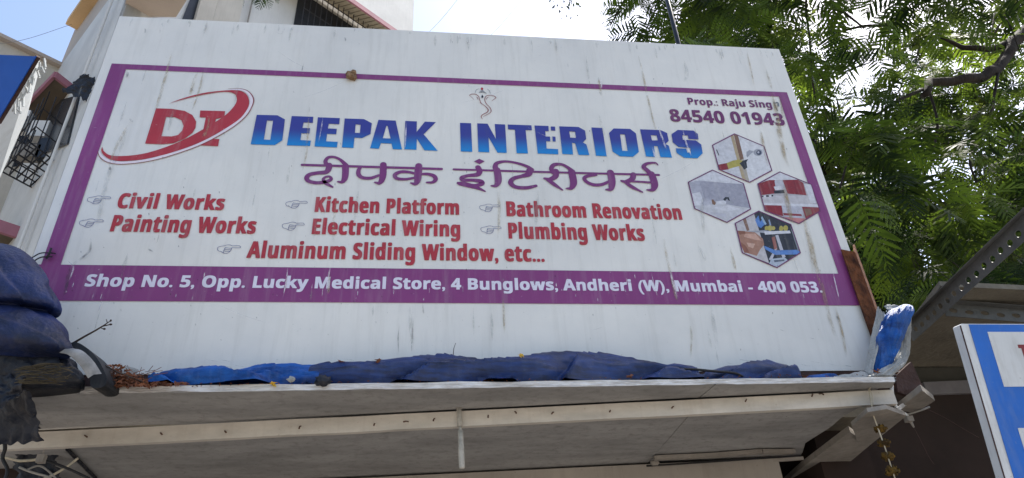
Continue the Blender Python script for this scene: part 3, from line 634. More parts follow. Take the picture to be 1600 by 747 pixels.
sc = [[(450,420,1.5),(448,440,3),(442,470,1.5)], [(1046,424,3),(1050,440,6),(1058,468,5)], [(1017,428,1),(1022,450,2),(1028,470,1)], [(163,465,1),(158,480,2),(155,492,1)], [(516,420,3),(513,440,4),(511,460,4)], [(1280,440,1),(1275,460,3)], [(730,424,2),(732,430,3)], [(1300,428,2),(1305,450,3),(1310,470,1)], [(505,185,2),(502,205,3),(498,225,2)], [(1028,200,3),(1034,218,6),(1040,235,4)], [(1018,230,3),(1021,242,5),(1022,248,2)], [(1066,205,2),(1072,228,5),(1080,247,3)], [(606,118,3),(605,123,4)], [(635,188,1),(634,215,3),(633,235,1)], [(936,120,3),(939,133,5),(939,142,3)], [(108,410,2),(116,420,4),(110,440,2)]]
for i in range(46):
    px = random.uniform(100, 1320); py = random.uniform(425, 470); l = random.uniform(2, 14); sc.append([(px, py, .8), (px+(px-698)/1860*l*.5, py+l*.5, random.uniform(1, 2.6)), (px+(px-698)/1860*l, py+l, .8)])
for i in range(14):
    px = random.uniform(300, 1200); py = random.uniform(60, 560); a = random.uniform(-.6, .6); l = random.uniform(20, 90); sc.append([(px, py, .7), (px+l*.5, py+l*.5*a+2, 1.3), (px+l, py+l*a, .7)])
runs('scratch', sc, M['scratch'], .0084)['kind'] = 'stuff'

# wasp nest of mud stuck on the purple line
b = MB(); c = at(549, 116.5, -.012)
for i in range(9): b.ball(c+Vector((random.uniform(-.012, .012), random.uniform(-.002, .006), random.uniform(-.016, .014))), .013, .012, .012, 10, 7, .35, i)
tag(b.build('mud_nest', M['mud'], None, True), 'lump of dried mud nest stuck on the purple line of the signboard', 'nest')

# ------------------------------------------------------------------ things lying on the ledge
LT = Z0+.0248                                    # top of the ledge
b = MB(); b.box((-1.62, .004, LT), (1.5, .045, ZB+.002)); tag(b.build('shadow_board', M['rust_dark'], can))  # added dark plank, stands in for the shadow under the board's lower edge

def tarp_roll(topl, yb, yf, mt, seed, fold=(30, 5), amp=.011, name='tarpaulin', label='', nx=200, nv=36):
    x0, x1 = topl[0][0], topl[-1][0]; b = MB(); vs = []; fs = []
    T = np.array(topl, float); yc = (yb+yf)/2; ry = (yb-yf)/2
    for i in range(nx+1):
        px = x0+(x1-x0)*i/nx; py = np.interp(px, T[:, 0], T[:, 1]); tp = at(px, py, yc); h = max(.004, tp.z-LT)
        for j in range(nv+1):
            th = math.pi*j/nv; u = tp.x; v = th
            nz = noise.noise(Vector((u*2.1, th*.6, seed))); nz2 = noise.noise(Vector((u*7, th*1.5, seed+4)))
            w_ = th/math.pi*fold[1]+u*fold[0]*.25*(-1 if seed % 2 else 1)+nz*1.3+nz2*.35   # pleats: slow rise, sharp drop
            sw = w_-math.floor(w_); sw = sw if sw < .86 else (1-sw)/.14*.86
            w2 = th/math.pi*fold[1]*1.7+u*fold[0]*.8+nz2*1.2; s2 = abs((w2-math.floor(w2))-.5)*2
            vo = noise.voronoi(Vector((u*fold[0]*1.1+th*.8, th*1.5-u*2, seed)))[0]; vo2 = noise.voronoi(Vector((u*fold[0]*1.7-th*2, th*3.2+u*5, seed+5)))[0]
            f = sw*2.2+.25*(vo[1]-vo[0])+.22*(vo2[1]-vo2[0])-.6; e = min(1, (i+.3)/6, (nx-i+.3)/6)
            d_ = amp*f*1.25; y = yc-math.cos(th)*ry*(e**.5)-d_*max(.2, math.cos(th))*e
            z = LT+.001+h*.80*(math.sin(th)**.75)*(e**.4)+d_*.55*math.sin(th)*min(1, h/.035)*e
            y = min(y, -.007); vs.append(Vector((tp.x, y, z)))
    for i in range(nx):
        for j in range(nv):
            a = i*(nv+1)+j; fs.append((a, a+1, a+nv+2, a+nv+1))
    b.add(vs, fs); o = b.build(name, mt, None, True); return tag(o, label, 'tarpaulin', 'tarpaulins rolled along the ledge')
tarp_roll([(236,602),(255,591),(285,586),(330,583),(370,577),(400,573),(430,572),(480,576),(510,577)], -.008, -.105, M['tarp_bright'], 2, (14, 2.2), .024, label='bright blue creased tarpaulin end at the left of the ledge, beside the dry leaf litter')
tarp_roll([(478,582),(500,575),(530,571),(570,571),(600,569),(640,563),(665,557),(690,553),(715,555),(745,560),(790,562),(830,557),(862,550),(885,549),(915,551),(950,556),(980,563),(1000,567),(1030,574),(1060,578),(1092,584)], -.008, -.10, M['tarp'], 5, (8, 3.4), .024, label='long dark blue folded tarpaulin along the middle of the ledge', nx=420)
tarp_roll([(1085,588),(1112,582),(1135,568),(1160,563),(1200,563),(1228,566),(1240,575),(1250,590)], -.008, -.085, M['tarp'], 9, (9, 2.6), .016, label='short bulging blue tarpaulin roll on the ledge, right of the long dark one', nx=60)
tarp_roll([(1252,590),(1262,584),(1290,582),(1312,585),(1320,590)], -.008, -.06, M['tarp_bright'], 12, (14, 2), .006, label='thin flat strip of blue tarpaulin under the lower right of the signboard', nx=40)
b = MB(); b.tube(spline([at(1040,578,-.105), at(1080,577,-.108), at(1115,580,-.108), at(1148,583,-.104), at(1160,588,-.09)], 5), .0042, 7)
tag(b.build('cable', M['cable_black'], None, True), 'short black cable lying across the blue tarpaulins on the ledge', 'cable')

def leafbit(b, c, r, up=(0, -.6, .8)):
    n = (Vector(up)+Vector([random.uniform(-.8, .8) for _ in range(3)])).normalized(); u = n.orthogonal().normalized(); u.rotate(Matrix.Rotation(random.uniform(0, 6.3), 3, n)); w = n.cross(u)
    b.add([c+u*r, c+w*r*.45+n*r*.25, c-u*r, c-w*r*.5+n*r*.2, c+n*r*-.1], [(0, 1, 4), (1, 2, 4), (2, 3, 4), (3, 0, 4)])
b = MB()
for i in range(900):
    px = random.triangular(140, 300, 185); base = 606-(px-140)*.03; hgt = max(2, 30*math.exp(-((px-180)/34)**2)+5); py = base-random.random()**1.6*hgt
    leafbit(b, at(px, py, random.uniform(-.15, -.03)), random.uniform(.004, .013))
for i in range(60):
    p = at(random.uniform(150, 240), random.uniform(580, 602), random.uniform(-.14, -.04)); q = p+Vector((random.uniform(-.05, .05), random.uniform(-.02, .02), random.uniform(-.015, .02))); b.tube([p, q], .0009, 4)
for px in range(240, 1390, 5):
    if random.random() < .6*(1 if px > 420 else 1.6): leafbit(b, at(px+random.uniform(-6, 6), 604-(px-300)*.0145-random.uniform(0, 5), -.112), random.uniform(.002, .0075))
tag(b.build('leaf_litter', M['leafdry']), 'rust brown dry leaf litter heaped on the left of the ledge', 'leaves', kind='stuff')
b = MB(); b.tube(spline([at(48,404,-.03), at(62,396,-.02), at(76,395,-.012), at(87,396,-.012)], 4), .0022, 5); b.tube(spline([at(50,410,-.03), at(64,402,-.02), at(82,401,-.012)], 4), .0025, 5); b.tube([at(72,404,-.012), at(77,396,-.014), at(80,388,-.01)], .004, 5)
tag(b.build('wire_tie', M['cable_black']), 'twisted black wire tie on the left purple border of the signboard', 'wire')
def leaf(px, py, r, mt, lab, y=-.1, grp='fallen leaves on the tarpaulins'):
    b = MB()
    for i in range(3): leafbit(b, at(px+random.uniform(-3, 3), py+random.uniform(-2, 2), y), r)
    tag(b.build('dry_leaf', mt), lab, 'leaf', grp)
leaf(428, 600, .014, M['leafyel'], 'yellow leaf at the foot of the bright blue tarpaulin', -.12)
leaf(535, 567, .014, M['leafdry'], 'brown leaf on top of the tarpaulin where bright and dark blue meet')
leaf(590, 564, .012, M['leafdry'], 'brown leaf clump just left of the highest left fold of the dark tarpaulin')
leaf(813, 556, .011, M['leafyel'], 'yellow brown leaf in the dip in the middle of the dark tarpaulin')
leaf(985, 588, .013, M['leafdry'], 'brown curled leaf on the ledge below the right end of the dark tarpaulin', -.125)
leaf(1258, 588, .012, M['leafdry'], 'reddish leaf between the short tarpaulin roll and the thin strip', -.1)
leaf(1370, 580, .012, M['leafdry'], 'reddish leaf under the white sack at the right end of the ledge', -.13)
b = MB(); c = at(505, 595, -.125); b.ball(c, .026, .018, .016, 12, 8, .5, 4); tag(b.build('black_rag', M['blackplastic'], None, True), 'small crumpled black rag in front of the bright blue tarpaulin', 'rag')
b = MB(); c = at(455, 593, -.125); b.ball(c, .012, .008, .009, 10, 6, .4, 2); tag(b.build('plastic_scrap', M['sack'], None, True), 'white plastic scrap between the yellow leaf and the black rag', 'scrap')
b = MB(); q = [at(*p) for p in [(178,590,-.09),(195,571,-.08),(216,577,-.07),(212,588,-.07),(196,596,-.09)]]; b.prism(q, (0, .003, .001)); tag(b.build('plastic_scrap', M['sack']), 'pale translucent plastic scrap standing in the dry leaf litter', 'scrap')
b = MB(); b.tube([at(708,556,-.05), at(709,545,-.05), at(712,536,-.05)], [.0014, .0012, .0008], 5); tag(b.build('twig', M['twig']), 'thin upright twig on the dark blue tarpaulin', 'twig')
b = MB(); mn = [at(115,536,-.16), at(130,527,-.16), at(150,516,-.16), at(163,508,-.16), at(173,501,-.16)]; b.tube(mn, [.0035, .003, .0026, .002, .001], 6)
b.tube([at(160,510,-.16), at(173,507,-.158)], [.002, .0018], 5); b.ball(at(173,507,-.158), .0045, .0035, .003); b.ball(at(163,514,-.16), .0045, .0035, .003); b.tube([at(156,512,-.16), at(163,514,-.16)], .0014, 5); b.ball(at(173,501,-.16), .003, .003, .004); b.tube([at(168,505,-.16), at(166,499,-.16)], .0012, 5)
tag(b.build('twig', M['twig'], None, True), 'bare budded twig sticking out beside the big blue tarpaulin bundle', 'twig')
b = MB(); b.tube([at(155,567,-.15), at(185,582,-.15), at(232,600,-.13)], .0022, 5); tag(b.build('twig', M['twig']), 'long thin twig lying across the dry leaf litter', 'twig')

def blob(rings, mt, name, label, cat, amp=.06, freq=4, seed=0, nu=40, yr=.5, sub=5, ridged=True, group=None, lean=None):
    """draped cloth: rings (py, x_left, x_right, y) in order from the top, closed at both ends"""
    R_ = spline(rings, sub); b = MB(); vs = []; fs = []; K = len(R_)
    for i, (py, xl, xr, y) in enumerate(R_):
        a, c = at(xl, py, y), at(xr, py, y); ce = (a+c)/2; rx = (c-a).length/2
        for j in range(nu):
            an = 2*math.pi*j/nu; d = Vector((math.cos(an), math.sin(an)*yr, 0))
            p3 = Vector((math.cos(an)*freq*.6, math.sin(an)*freq*.6, ce.z*freq*2.2+seed)); f = noise.noise(p3)
            if ridged: f += .8*(1-2*abs(noise.noise(p3*.7+Vector((7, 3, ce.z*2)))))-.3
            pw = an*1.1+ce.z*freq*1.6+noise.noise(Vector((an*.8, ce.z*4, seed)))*1.6; ps = pw-math.floor(pw); ps = ps if ps < .88 else (1-ps)/.12*.88; vo = noise.voronoi(Vector((math.cos(an)*freq*.55, math.sin(an)*freq*.55, ce.z*freq*2.4+seed)))[0]; f = f*.2+(ps-.45)*.6+1.0*(vo[1]-vo[0])-.45; vo2 = noise.voronoi(Vector((math.cos(an)*freq*1.5+ce.z*3, math.sin(an)*freq*1.5, ce.z*freq*5+seed)))[0]; f += .18*(vo2[1]-vo2[0])
            k = 1+amp*f*(.35+.65*min(1, abs(math.sin(an))*1.5)); vs.append(ce+Vector((d.x*rx*k, d.y*rx*k, (ce.z-ce.z)+amp*.12*rx*f)))
    for i in range(K-1):
        for j in range(nu):
            j2 = (j+1) % nu; fs.append((i*nu+j, (i+1)*nu+j, (i+1)*nu+j2, i*nu+j2))
    fs += [tuple(range(nu)), tuple(reversed(range((K-1)*nu, K*nu)))]
    b.add(vs, fs); o = b.build(name, mt, None, True); return tag(o, label, cat, group)
blob([(384,-80,10,-.22),(388,-120,30,-.22),(398,-160,48,-.22),(412,-170,60,-.23),(430,-175,73,-.23),(452,-180,84,-.24),(472,-180,93,-.24),(484,-180,92,-.23),(491,-175,83,-.2),(497,-175,88,-.22),(510,-180,100,-.24),(530,-180,109,-.25),(545,-180,114,-.25),(556,-180,108,-.24),(566,-175,80,-.22),(573,-170,40,-.2)],
     M['tarp_heavy'], 'tarpaulin_bundle', 'big navy blue tarpaulin bundle bulging at the left end of the ledge', 'tarpaulin', .15, 2.0, 3, 140, .42, 7)
blob([(556,-100,100,-.2),(566,-140,122,-.2),(580,-150,130,-.2),(594,-150,136,-.19),(606,-150,134,-.18)], M['blackplastic'], 'plastic_bundle', 'dark frayed plastic bundle squeezed below the navy tarpaulin bundle', 'bundle', .24, 3.2, 8, 110, .35, 8)
b = MB()
for i in range(70):
    px = random.uniform(20, 85); py = random.uniform(572, 600); y = -.345+random.uniform(-.02, .01); l = random.uniform(15, 45)
    b.tube(spline([at(px, py, y), at(px+l*.5, py+random.uniform(-5, 2), y-.004), at(px+l, py+random.uniform(-6, 3), y+.012)], 3), random.uniform(.0006, .0016), 4)
tag(b.build('frayed_fibre', M['straw']), 'frayed straw coloured fibres hanging out of the dark plastic bundle', 'fibres', kind='stuff')
b = MB(); b.prism([at(x, y, -.2) for x, y in spline([(104,541),(116,534),(132,541),(148,555),(160,574),(167,592),(162,604),(143,605),(140,590),(131,572),(118,555),(104,541)], 4)[:-1]], (0, .1, .01))
tag(b.build('rubber_flap', M['rubber']), 'thick dark rubber flap curling down beside the navy tarpaulin bundle', 'rubber sheet')
b = MB(); pp = spline([at(103,548,-.27), at(118,552,-.275), at(135,568,-.265), at(148,588,-.25)], 5); vs = []
for i, p in enumerate(map(Vector, pp)): vs += [p+Vector((-.016, 0, -.006)), p+Vector((0, -.008, .002)), p+Vector((.016, .002, .008))]
b.add(vs, [q for i in range(len(pp)-1) for q in ((i*3, i*3+1, i*3+4, i*3+3), (i*3+1, i*3+2, i*3+5, i*3+4))]); tag(b.build('cloth_strip', mat('grey cloth', (.34, .34, .34), .8, .5, 20), None, True), 'pale grey cloth strip hanging over the rubber flap', 'cloth')

def crumple(corners, amp, mt, name, label, cat, seed, n=22, rag=.25, fr=7, group=None):
    """torn sheet: four 3-D corners, crumpled, with ragged outline"""
    A, B, C, D = corners; nr = (B-A).cross(D-A).normalized(); vs = []; fs = []; ok = []
    for i in range(n+1):
        for j in range(n+1):
            u, v = i/n, j/n; e = min(u, v, 1-u, 1-v)
            u2 = u+(noise.noise(Vector((v*9, seed, 0)))*rag*(abs(u-.5)*2)**2); v2 = v+(noise.noise(Vector((u*9, 0, seed)))*rag*(abs(v-.5)*2)**2)
            p = A.lerp(B, u2).lerp(D.lerp(C, u2), v2); f = noise.noise(Vector((u*fr*.5, v*fr*.5, seed)))+.7*(1-2*abs(noise.noise(Vector((u*fr, v*fr*.6, seed+5)))))
            vs.append(p+nr*f*amp)
    fs = [(i*(n+1)+j, i*(n+1)+j+1, (i+1)*(n+1)+j+1, (i+1)*(n+1)+j) for i in range(n) for j in range(n)]
    b = MB(); b.add(vs, fs); return tag(b.build(name, mt, None, True), label, cat, group)
crumple([at(-40,590,-.2), at(45,612,-.22), at(66,690,-.1), at(-40,700,-.1)], .010, M['blackplastic'], 'plastic_sheet', 'torn black plastic sheet hanging at the left end of the canopy', 'plastic sheet', 4, n=46, rag=.05, fr=5)
crumple([at(-30,585,-.26), at(38,585,-.28), at(30,620,-.28), at(-30,650,-.25)], .012, M['blackplastic'], 'plastic_sheet', 'small torn dark sheet above the larger black one at the far left', 'plastic sheet', 12, rag=.3)
for i, (q, lab) in enumerate([([at(25,668,.0), at(60,672,.0), at(64,660,.0), at(30,640,.0)], 'grey crinkled torn strip beside the batten at the left'), ([at(20,700,.32), at(85,700,.34), at(100,770,.36), at(30,780,.36)], 'black plastic sheet sagging under the left end of the batten')]):
    crumple(q, .012, M['blackplastic'], 'plastic_sheet', lab, 'plastic sheet', 20+i, rag=.35)
# loose cables under the left end
def cable(pix, r, mt, lab, name='cable', cat='cable', n=5):
    b = MB(); b.tube(spline([at(*p) for p in pix], n), r, 6); return tag(b.build(name, mt, None, True), lab, cat)
c1 = cable([(-10,712,.1),(14,716,.1),(30,720,.1),(50,719,.1),(62,717,.1)], .0042, M['string'], 'pale cord tied off by the square clip under the left of the batten', 'cord', 'cord')
cable([(62,716,.1),(85,724,.11),(110,734,.12),(140,748,.13)], .004, M['cable_black'], 'black cable running right from the square clip')
cable([(122,716,.16),(105,729,.15),(85,741,.14),(60,752,.13)], .004, M['string'], 'pale cable crossing behind the black one at the lower left')
cable([(40,735,.12),(62,728,.12),(82,742,.12),(90,752,.12)], .003, M['cable_grey'], 'thin looping grey cable at the bottom left corner')
cable([(5,680,.05),(8,700,.06),(4,716,.07),(12,735,.07),(6,755,.07)], .006, M['cable_black'], 'kinked black cable hanging at the left edge of the canopy')
cable([(30,730,.1),(50,738,.1),(80,746,.1)], .0035, M['cable_grey'], 'straight thin grey cable low at the left under the clip')
b = MB(); c = at(65, 717.5, .095); b.box(c-Vector((.011, .012, .012)), c+Vector((.011, .008, .012))); b.tube([at(66,712,.09), at(69,703,.08)], .0018, 5); tag(b.build('cable_clip', M['timber']), 'small square cable clip under the left end of the batten', 'clip')

# ------------------------------------------------------------------ right end of the shop front
def lpost(name, px_top, z_low, label):
    b = MB(); x = 1.452; zt = at(1330, 391, -.012).z; n = 14; vs = []
    prof = [(0, -.012), (.012, -.02), (.05, -.02), (.056, -.014), (.104, .055), (.10, .06), (.052, -.008), (.01, -.008)]
    prof = [(0, -.018), (.054, -.018), (.118, .055), (.112, .060), (.051, -.012), (0, -.012)]
    K = len(prof); zs = [z_low+(zt-z_low)*i/n for i in range(n+1)]
    for i, z in enumerate(zs):
        for dx, y in prof:
            w = noise.noise(Vector((z*9, dx*30, 2)))*.003; zz = z
            if i == n: zz += {0: 0, .054: -.014, .118: .07, .112: .07, .051: -.014}[dx]+noise.noise(Vector((dx*90, 1, 1)))*.012
            vs.append((x+dx+w, y+w, zz))
    fs = [(i*K+j, i*K+(j+1) % K, (i+1)*K+(j+1) % K, (i+1)*K+j) for i in range(n) for j in range(K)]; fs += [tuple(reversed(range(K))), tuple(range(n*K, (n+1)*K))]
    b.add(vs, fs); return tag(b.build(name, M['rust']), label, 'bracket')
lpost('angle_iron', 391, Z0+.03, 'rusty torn angle iron upright along the right edge of the signboard')
b = MB(); a = at(1392, 577, -.02); b.prism([at(1399,588,-.03), at(1424,565,-.02), at(1442,604,.02), at(1418,618,0), at(1403,612,-.03)], (0, .02, .002)); tag(b.build('steel_plate', M['rust_dark']), 'dark rusted steel plate hanging under the white sack', 'plate')
blob([(476,1411,1416,-.06),(479,1404,1424,-.075),(484,1392,1426,-.085),(495,1381,1424,-.09),(510,1374,1419,-.09),(530,1369,1411,-.09),(550,1366,1402,-.09),(570,1364,1394,-.085),(582,1362,1386,-.08)], M['tarp_bright'], 'tarpaulin', 'bright blue tarpaulin tuft stuffed at the right end of the signboard', 'tarpaulin', .34, 6, 2, 90, .6, 8)
blob([(484,1414,1425,-.02),(495,1408,1424,-.03),(515,1404,1423,-.04),(535,1400,1422,-.05),(555,1393,1420,-.06),(570,1384,1414,-.08),(582,1368,1400,-.10),(590,1352,1392,-.11)], M['sack'], 'sack', 'dirty white plastic sack crumpled beside the bright blue tuft', 'sack', .36, 7, 5, 90, .6, 8)
crumple([at(1371,478,-.07), at(1384,492,-.09), at(1362,586,-.12), at(1350,578,-.08)], .005, M['sack'], 'plastic_sheet', 'thin pale plastic sheet between signboard and bright blue tuft', 'plastic sheet', 31, 14, .1)
crumple([at(1382,472,-.03), at(1410,478,-.03), at(1420,492,-.04), at(1390,492,-.05)], .008, M['sack'], 'sack', 'torn white sack top behind the bright blue tuft', 'sack', 33, 14, .3)
crumple([at(1300,586,-.08), at(1392,574,-.09), at(1396,592,-.13), at(1312,596,-.12)], .006, M['sack'], 'sack', 'flattened white sack lying on the right end of the ledge', 'sack', 36, 18, .25)

# timber brackets that carry the canopy end
def flatbeam(pix, z, h, mt, name, label, cat, parent=None):
    b = MB(); b.prism([atz(x, y, z) for x, y in pix], (0, 0, h)); o = b.build(name, mt, parent); return o if parent else tag(o, label, cat)
zb = Z1-.03
flatbeam([(1331,666),(1356,644),(1386,639),(1416,650),(1360,695),(1340,691)], zb-.012, .014, M['timber'], 'timber_block', 'short grey timber block bolted under the right end of the canopy', 'timber')
flatbeam([(1254,730),(1328,675),(1359,696),(1282,760),(1220,760)], zb, .022, M['timber'], 'timber_beam', 'long grey timber beam running back under the right end of the canopy', 'timber')
flatbeam([(1403,640),(1441,610),(1461,626),(1430,646)], Z1+.01, .02, M['timber'], 'timber_block', 'cut timber end with white edge below the dark steel plate', 'timber')
b = MB(); b.bar(at(1402,640,-.07), at(1441,611,.0), .004, .012); tag(b.build('metal_strip', M['ledgewhite']), 'pale metal strip along the cut timber end', 'strip')
cable([(1393,600,-.06),(1395,622,-.06),(1402,638,-.055),(1418,650,-.03)], .006, M['whiteframe'], 'white conduit bending down at the right end of the batten', 'conduit', 'conduit')
cable([(1386,632,-.03),(1392,641,-.03),(1412,648,-.02),(1436,642,-.01),(1452,636,0)], .0035, M['cable_grey'], 'thin grey cable looping under the cut timber end')
b = MB(); c = at(1420, 655, -.03); b.box(c-Vector((.011, .011, .009)), c+Vector((.011, .011, .009))); b.tube([c+Vector((.004, 0, -.008)), at(1428,668,-.03)], [.006, .003], 6); tag(b.build('cable_gland', M['timber']), 'small pale cable gland hanging from the white conduit', 'clip')
cable([(1428,668,-.03),(1442,695,-.03),(1452,715,-.03),(1460,726,-.03)], .0009, M['rust_dark'], 'hair thin dark string hanging from the cable gland', 'string', 'string')
cable([(1446,638,0),(1475,652,.0),(1505,670,.02),(1530,684,.04)], .001, M['rust_dark'], 'thin beaded string running right under the neighbouring canopy', 'string', 'string')

# marigold garland
gar = thing('garland', 'dried marigold garland hanging on a string from the right end of the batten', 'garland', at(1357, 606, -.1))
b = MB(); b.tube([at(1356,604,-.085), at(1358,612,-.1), at(1365,650,-.1), at(1382,697,-.1), at(1404,765,-.1)], .0022, 6); b.tube(spline([at(1364,602,-.09), at(1359,608,-.1), at(1363,618,-.1), at(1364,632,-.1)], 4), .0015, 5); b.build('string', M['string'], gar, True)
for i, (px, py, r) in enumerate([(1376,670,.0235), (1381,693,.023), (1387,713,.025), (1393,736,.027), (1401,764,.027)]):
    r *= .85; b = MB(); c = at(px, py, -.092)
    for k in range(60):
        d = Vector([random.gauss(0, 1) for _ in range(3)]).normalized(); d.z *= .75; u = d.orthogonal().normalized(); w = d.cross(u).normalized(); p = c+d*r*random.uniform(.55, .8); s = r*.34
        b.add([p-u*s+d*s*.2, p-w*s*.6, p+u*s+d*s*.4, p+w*s*.7+d*s*.8, p+d*s*1.1], [(0, 1, 4), (1, 2, 4), (2, 3, 4), (3, 0, 4)])
    b.ball(c, r*.72, r*.72, r*.6, 10, 7, .2, i); b.build('flower', M['marigold'], gar)

# ------------------------------------------------------------------ the neighbouring shop
zn = at(1470, 447, -.15).z
nb = thing('neighbouring_shop', 'dark neighbouring shop under a fibre sheet canopy on slotted steel angles', 'shop', (2.6, .8, 0))
b = MB(); b.prism([atz(1428,503,zn+.005), atz(1470,447,zn+.005), atz(1640,470,zn+.005)+Vector((1.2, 0, 0)), atz(1640,470,zn+.005)+Vector((1.2, 2.6, 0)), atz(1428,503,zn+.005)+Vector((-.1, 2.0, 0))], (0, 0, .02)); b.build('canopy_sheet', M['sheet'], nb)
yw = .62
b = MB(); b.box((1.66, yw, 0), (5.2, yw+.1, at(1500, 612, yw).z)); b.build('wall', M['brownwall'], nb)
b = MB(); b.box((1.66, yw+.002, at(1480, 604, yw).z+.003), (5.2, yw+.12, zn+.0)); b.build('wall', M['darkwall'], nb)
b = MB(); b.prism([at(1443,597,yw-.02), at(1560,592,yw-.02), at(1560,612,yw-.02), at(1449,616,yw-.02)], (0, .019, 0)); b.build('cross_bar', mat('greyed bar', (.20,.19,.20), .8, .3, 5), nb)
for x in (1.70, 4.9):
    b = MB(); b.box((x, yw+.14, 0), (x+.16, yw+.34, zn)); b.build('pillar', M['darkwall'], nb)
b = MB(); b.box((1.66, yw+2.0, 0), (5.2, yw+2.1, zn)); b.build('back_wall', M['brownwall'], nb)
def slotted(a, c, w, up, nh, mt, first=.03):
    """L-section steel angle with a row of oval holes in its web"""
    a = Vector(a); c = Vector(c); d = (c-a).normalized(); Ln = (c-a).length; up = (Vector(up)-d*Vector(up).dot(d)).normalized(); sd_ = d.cross(up)
    b = MB(); pit = (Ln-first)/nh; t = .0025
    def P(u, v, k): return a+d*u+up*v+sd_*k
    for i in range(nh):                           # one cell per hole
        u0, u1 = first+i*pit, first+(i+1)*pit; uc = (u0+u1)/2; ru, rv = pit*.27, w*.17; vc = w*(.42 if i % 2 else .47)
        rect = [(u0, 0), (u1, 0), (u1, w), (u0, w)]; hole = [(uc+ru*math.cos(q), vc+rv*math.sin(q)) for q in [2*math.pi*k/12 for k in range(12)]]
        for k in (0, t):
            flat_ = rect+hole; tr = tessellate_polygon([[Vector((*p, 0)) for p in rect], [Vector((*p, 0)) for p in hole]]); b.add([P(*p, k) for p in flat_], tr)
        b.add([P(*p, 0) for p in hole]+[P(*p, t) for p in hole], [(k, (k+1) % 12, (k+1) % 12+12, k+12) for k in range(12)])
    b.add([P(0, 0, 0), P(first, 0, 0), P(first, w, 0), P(0, w, 0), P(0, 0, t), P(first, 0, t), P(first, w, t), P(0, w, t)], [(0, 1, 2, 3), (4, 5, 6, 7)])
    b.add([P(0, 0, 0), P(Ln, 0, 0), P(Ln, 0, t), P(0, 0, t)], [(0, 1, 2, 3)]); b.add([P(0, w, 0), P(Ln, w, 0), P(Ln, w, .03), P(0, w, .03), P(0, w+.0025, 0), P(Ln, w+.0025, 0), P(Ln, w+.0025, .03), P(0, w+.0025, .03)], [(0, 1, 2, 3), (4, 5, 6, 7), (0, 1, 5, 4), (3, 2, 6, 7), (0, 3, 7, 4), (1, 2, 6, 5)])
    return b
a0, a1 = atz(1428, 533, zn-.062), atz(1640, 342, zn-.062)
u_ = at(1600-11, 372-22, -.45)-at(1600, 372, -.45)
slotted(a0, a1, .062, (-.25, 0, 1), 17, None).build('slotted_angle', M['steel'], nb)
slotted(at(1478, 494, -.01), at(1700, 512, -.01), .055, (0, 0, 1), 9, None, .005).build('slotted_angle', M['steel'], nb)

# the blue and white sign hanging on it
tl_ = at(1501, 510, -.35); dd = ray(1570, 747); blp = CAM+dd*((tl_.x-CAM.x)/dd.x)
ed = (blp-tl_).normalized(); nrm = Vector((1, 0, 0)).cross(ed).normalized()
if nrm.y > 0: nrm = -nrm
sg = thing('shop_sign', 'blue bordered white shop sign with dark red lettering at the right edge', 'sign', blp)
def sp_(px, py, k=0): return atp(px, py, tl_+nrm*k, nrm)
w_end = 1.3; bot_ = tl_+ed*((blp-tl_).length+.35)
topL = sp_(1501, 510); hL = (bot_-tl_).length
def SP(u, v, k=0): return tl_+Vector((1, 0, 0))*u+ed*v+nrm*k          # u along the sign, v down it
def uv_(px, py, k=0):
    p = sp_(px, py, k)-tl_; return p.x, p.dot(ed)
ub = uv_(1513, 507)[0]; ub2 = uv_(1584, 747)[0]; uj = uv_(1501, 510)[0]; ub = (ub+ub2)/2
v0 = uv_(1540, 506)[1]
b = MB(); b.prism([SP(0, v0+.004), SP(.006, v0), SP(w_end, v0), SP(w_end, hL), SP(0, hL)], -nrm*.035); b.build('box_frame', M['whiteframe'], sg)
b = MB(); b.prism([SP(-.0015, v0+.006, -.002), SP(.0015, v0+.006, .0008), SP(.0015, hL, .0008), SP(-.0015, hL, -.002)], Vector((-.0008, 0, 0))+nrm*.001); b.build('joint', M['rust_dark'], sg)
b = MB(); b.prism([SP(ub, v0+.003, .0005), SP(w_end, v0+.003, .0005), SP(w_end, hL, .0005), SP(ub, hL, .0005)], nrm*.0015); b.build('face', M['bluepaint'], sg)
u1 = (uv_(1541, 520)[0]+uv_(1569, 604)[0])/2; va, vb = uv_(1545, 519)[1], uv_(1575, 604.5)[1]
b = MB(); b.prism([SP(u1, va, .0022), SP(w_end-.06, va, .0022), SP(w_end-.06, vb, .0022), SP(u1, vb, .0022)], nrm*.001); b.build('white_panel', M['whitesign'], sg)
vc = uv_(1592, 669)[1]; u2 = uv_(1590, 672)[0]
b = MB(); b.prism([SP(u2, vc, .0022), SP(w_end-.06, vc, .0022), SP(w_end-.06, hL-.03, .0022), SP(u2, hL-.03, .0022)], nrm*.001); b.build('white_panel', M['whitesign'], sg)
e0_, ez0 = uv_(1588.5, 539); ez1 = uv_(1592, 582)[1]; eh = ez1-ez0; ew = eh*.8
def EP(x, y): return SP(e0_+x*ew, ez1-y*eh, .0034)
b = MB(); b.prism([EP(*p) for p in [(0,0),(1,0),(1,.3),(.86,.3),(.84,.14),(.42,.14),(.42,.44),(.6,.44),(.6,.36),(.72,.36),(.72,.66),(.6,.66),(.6,.57),(.42,.57),(.42,.86),(.82,.86),(.85,.7),(.98,.7),(.98,1),(0,1),(0,.87),(.13,.87),(.13,.13),(0,.13)]], nrm*.0006); b.build('letter', M['darkred'], sg)
for u in (.45, .95):
    b = MB(); b.bar(SP(u, v0+.003, -.03), Vector((SP(u, v0).x, SP(u, v0).y+.02, zn)), .02, .012); b.build('hanger', M['rust_dark'], sg)

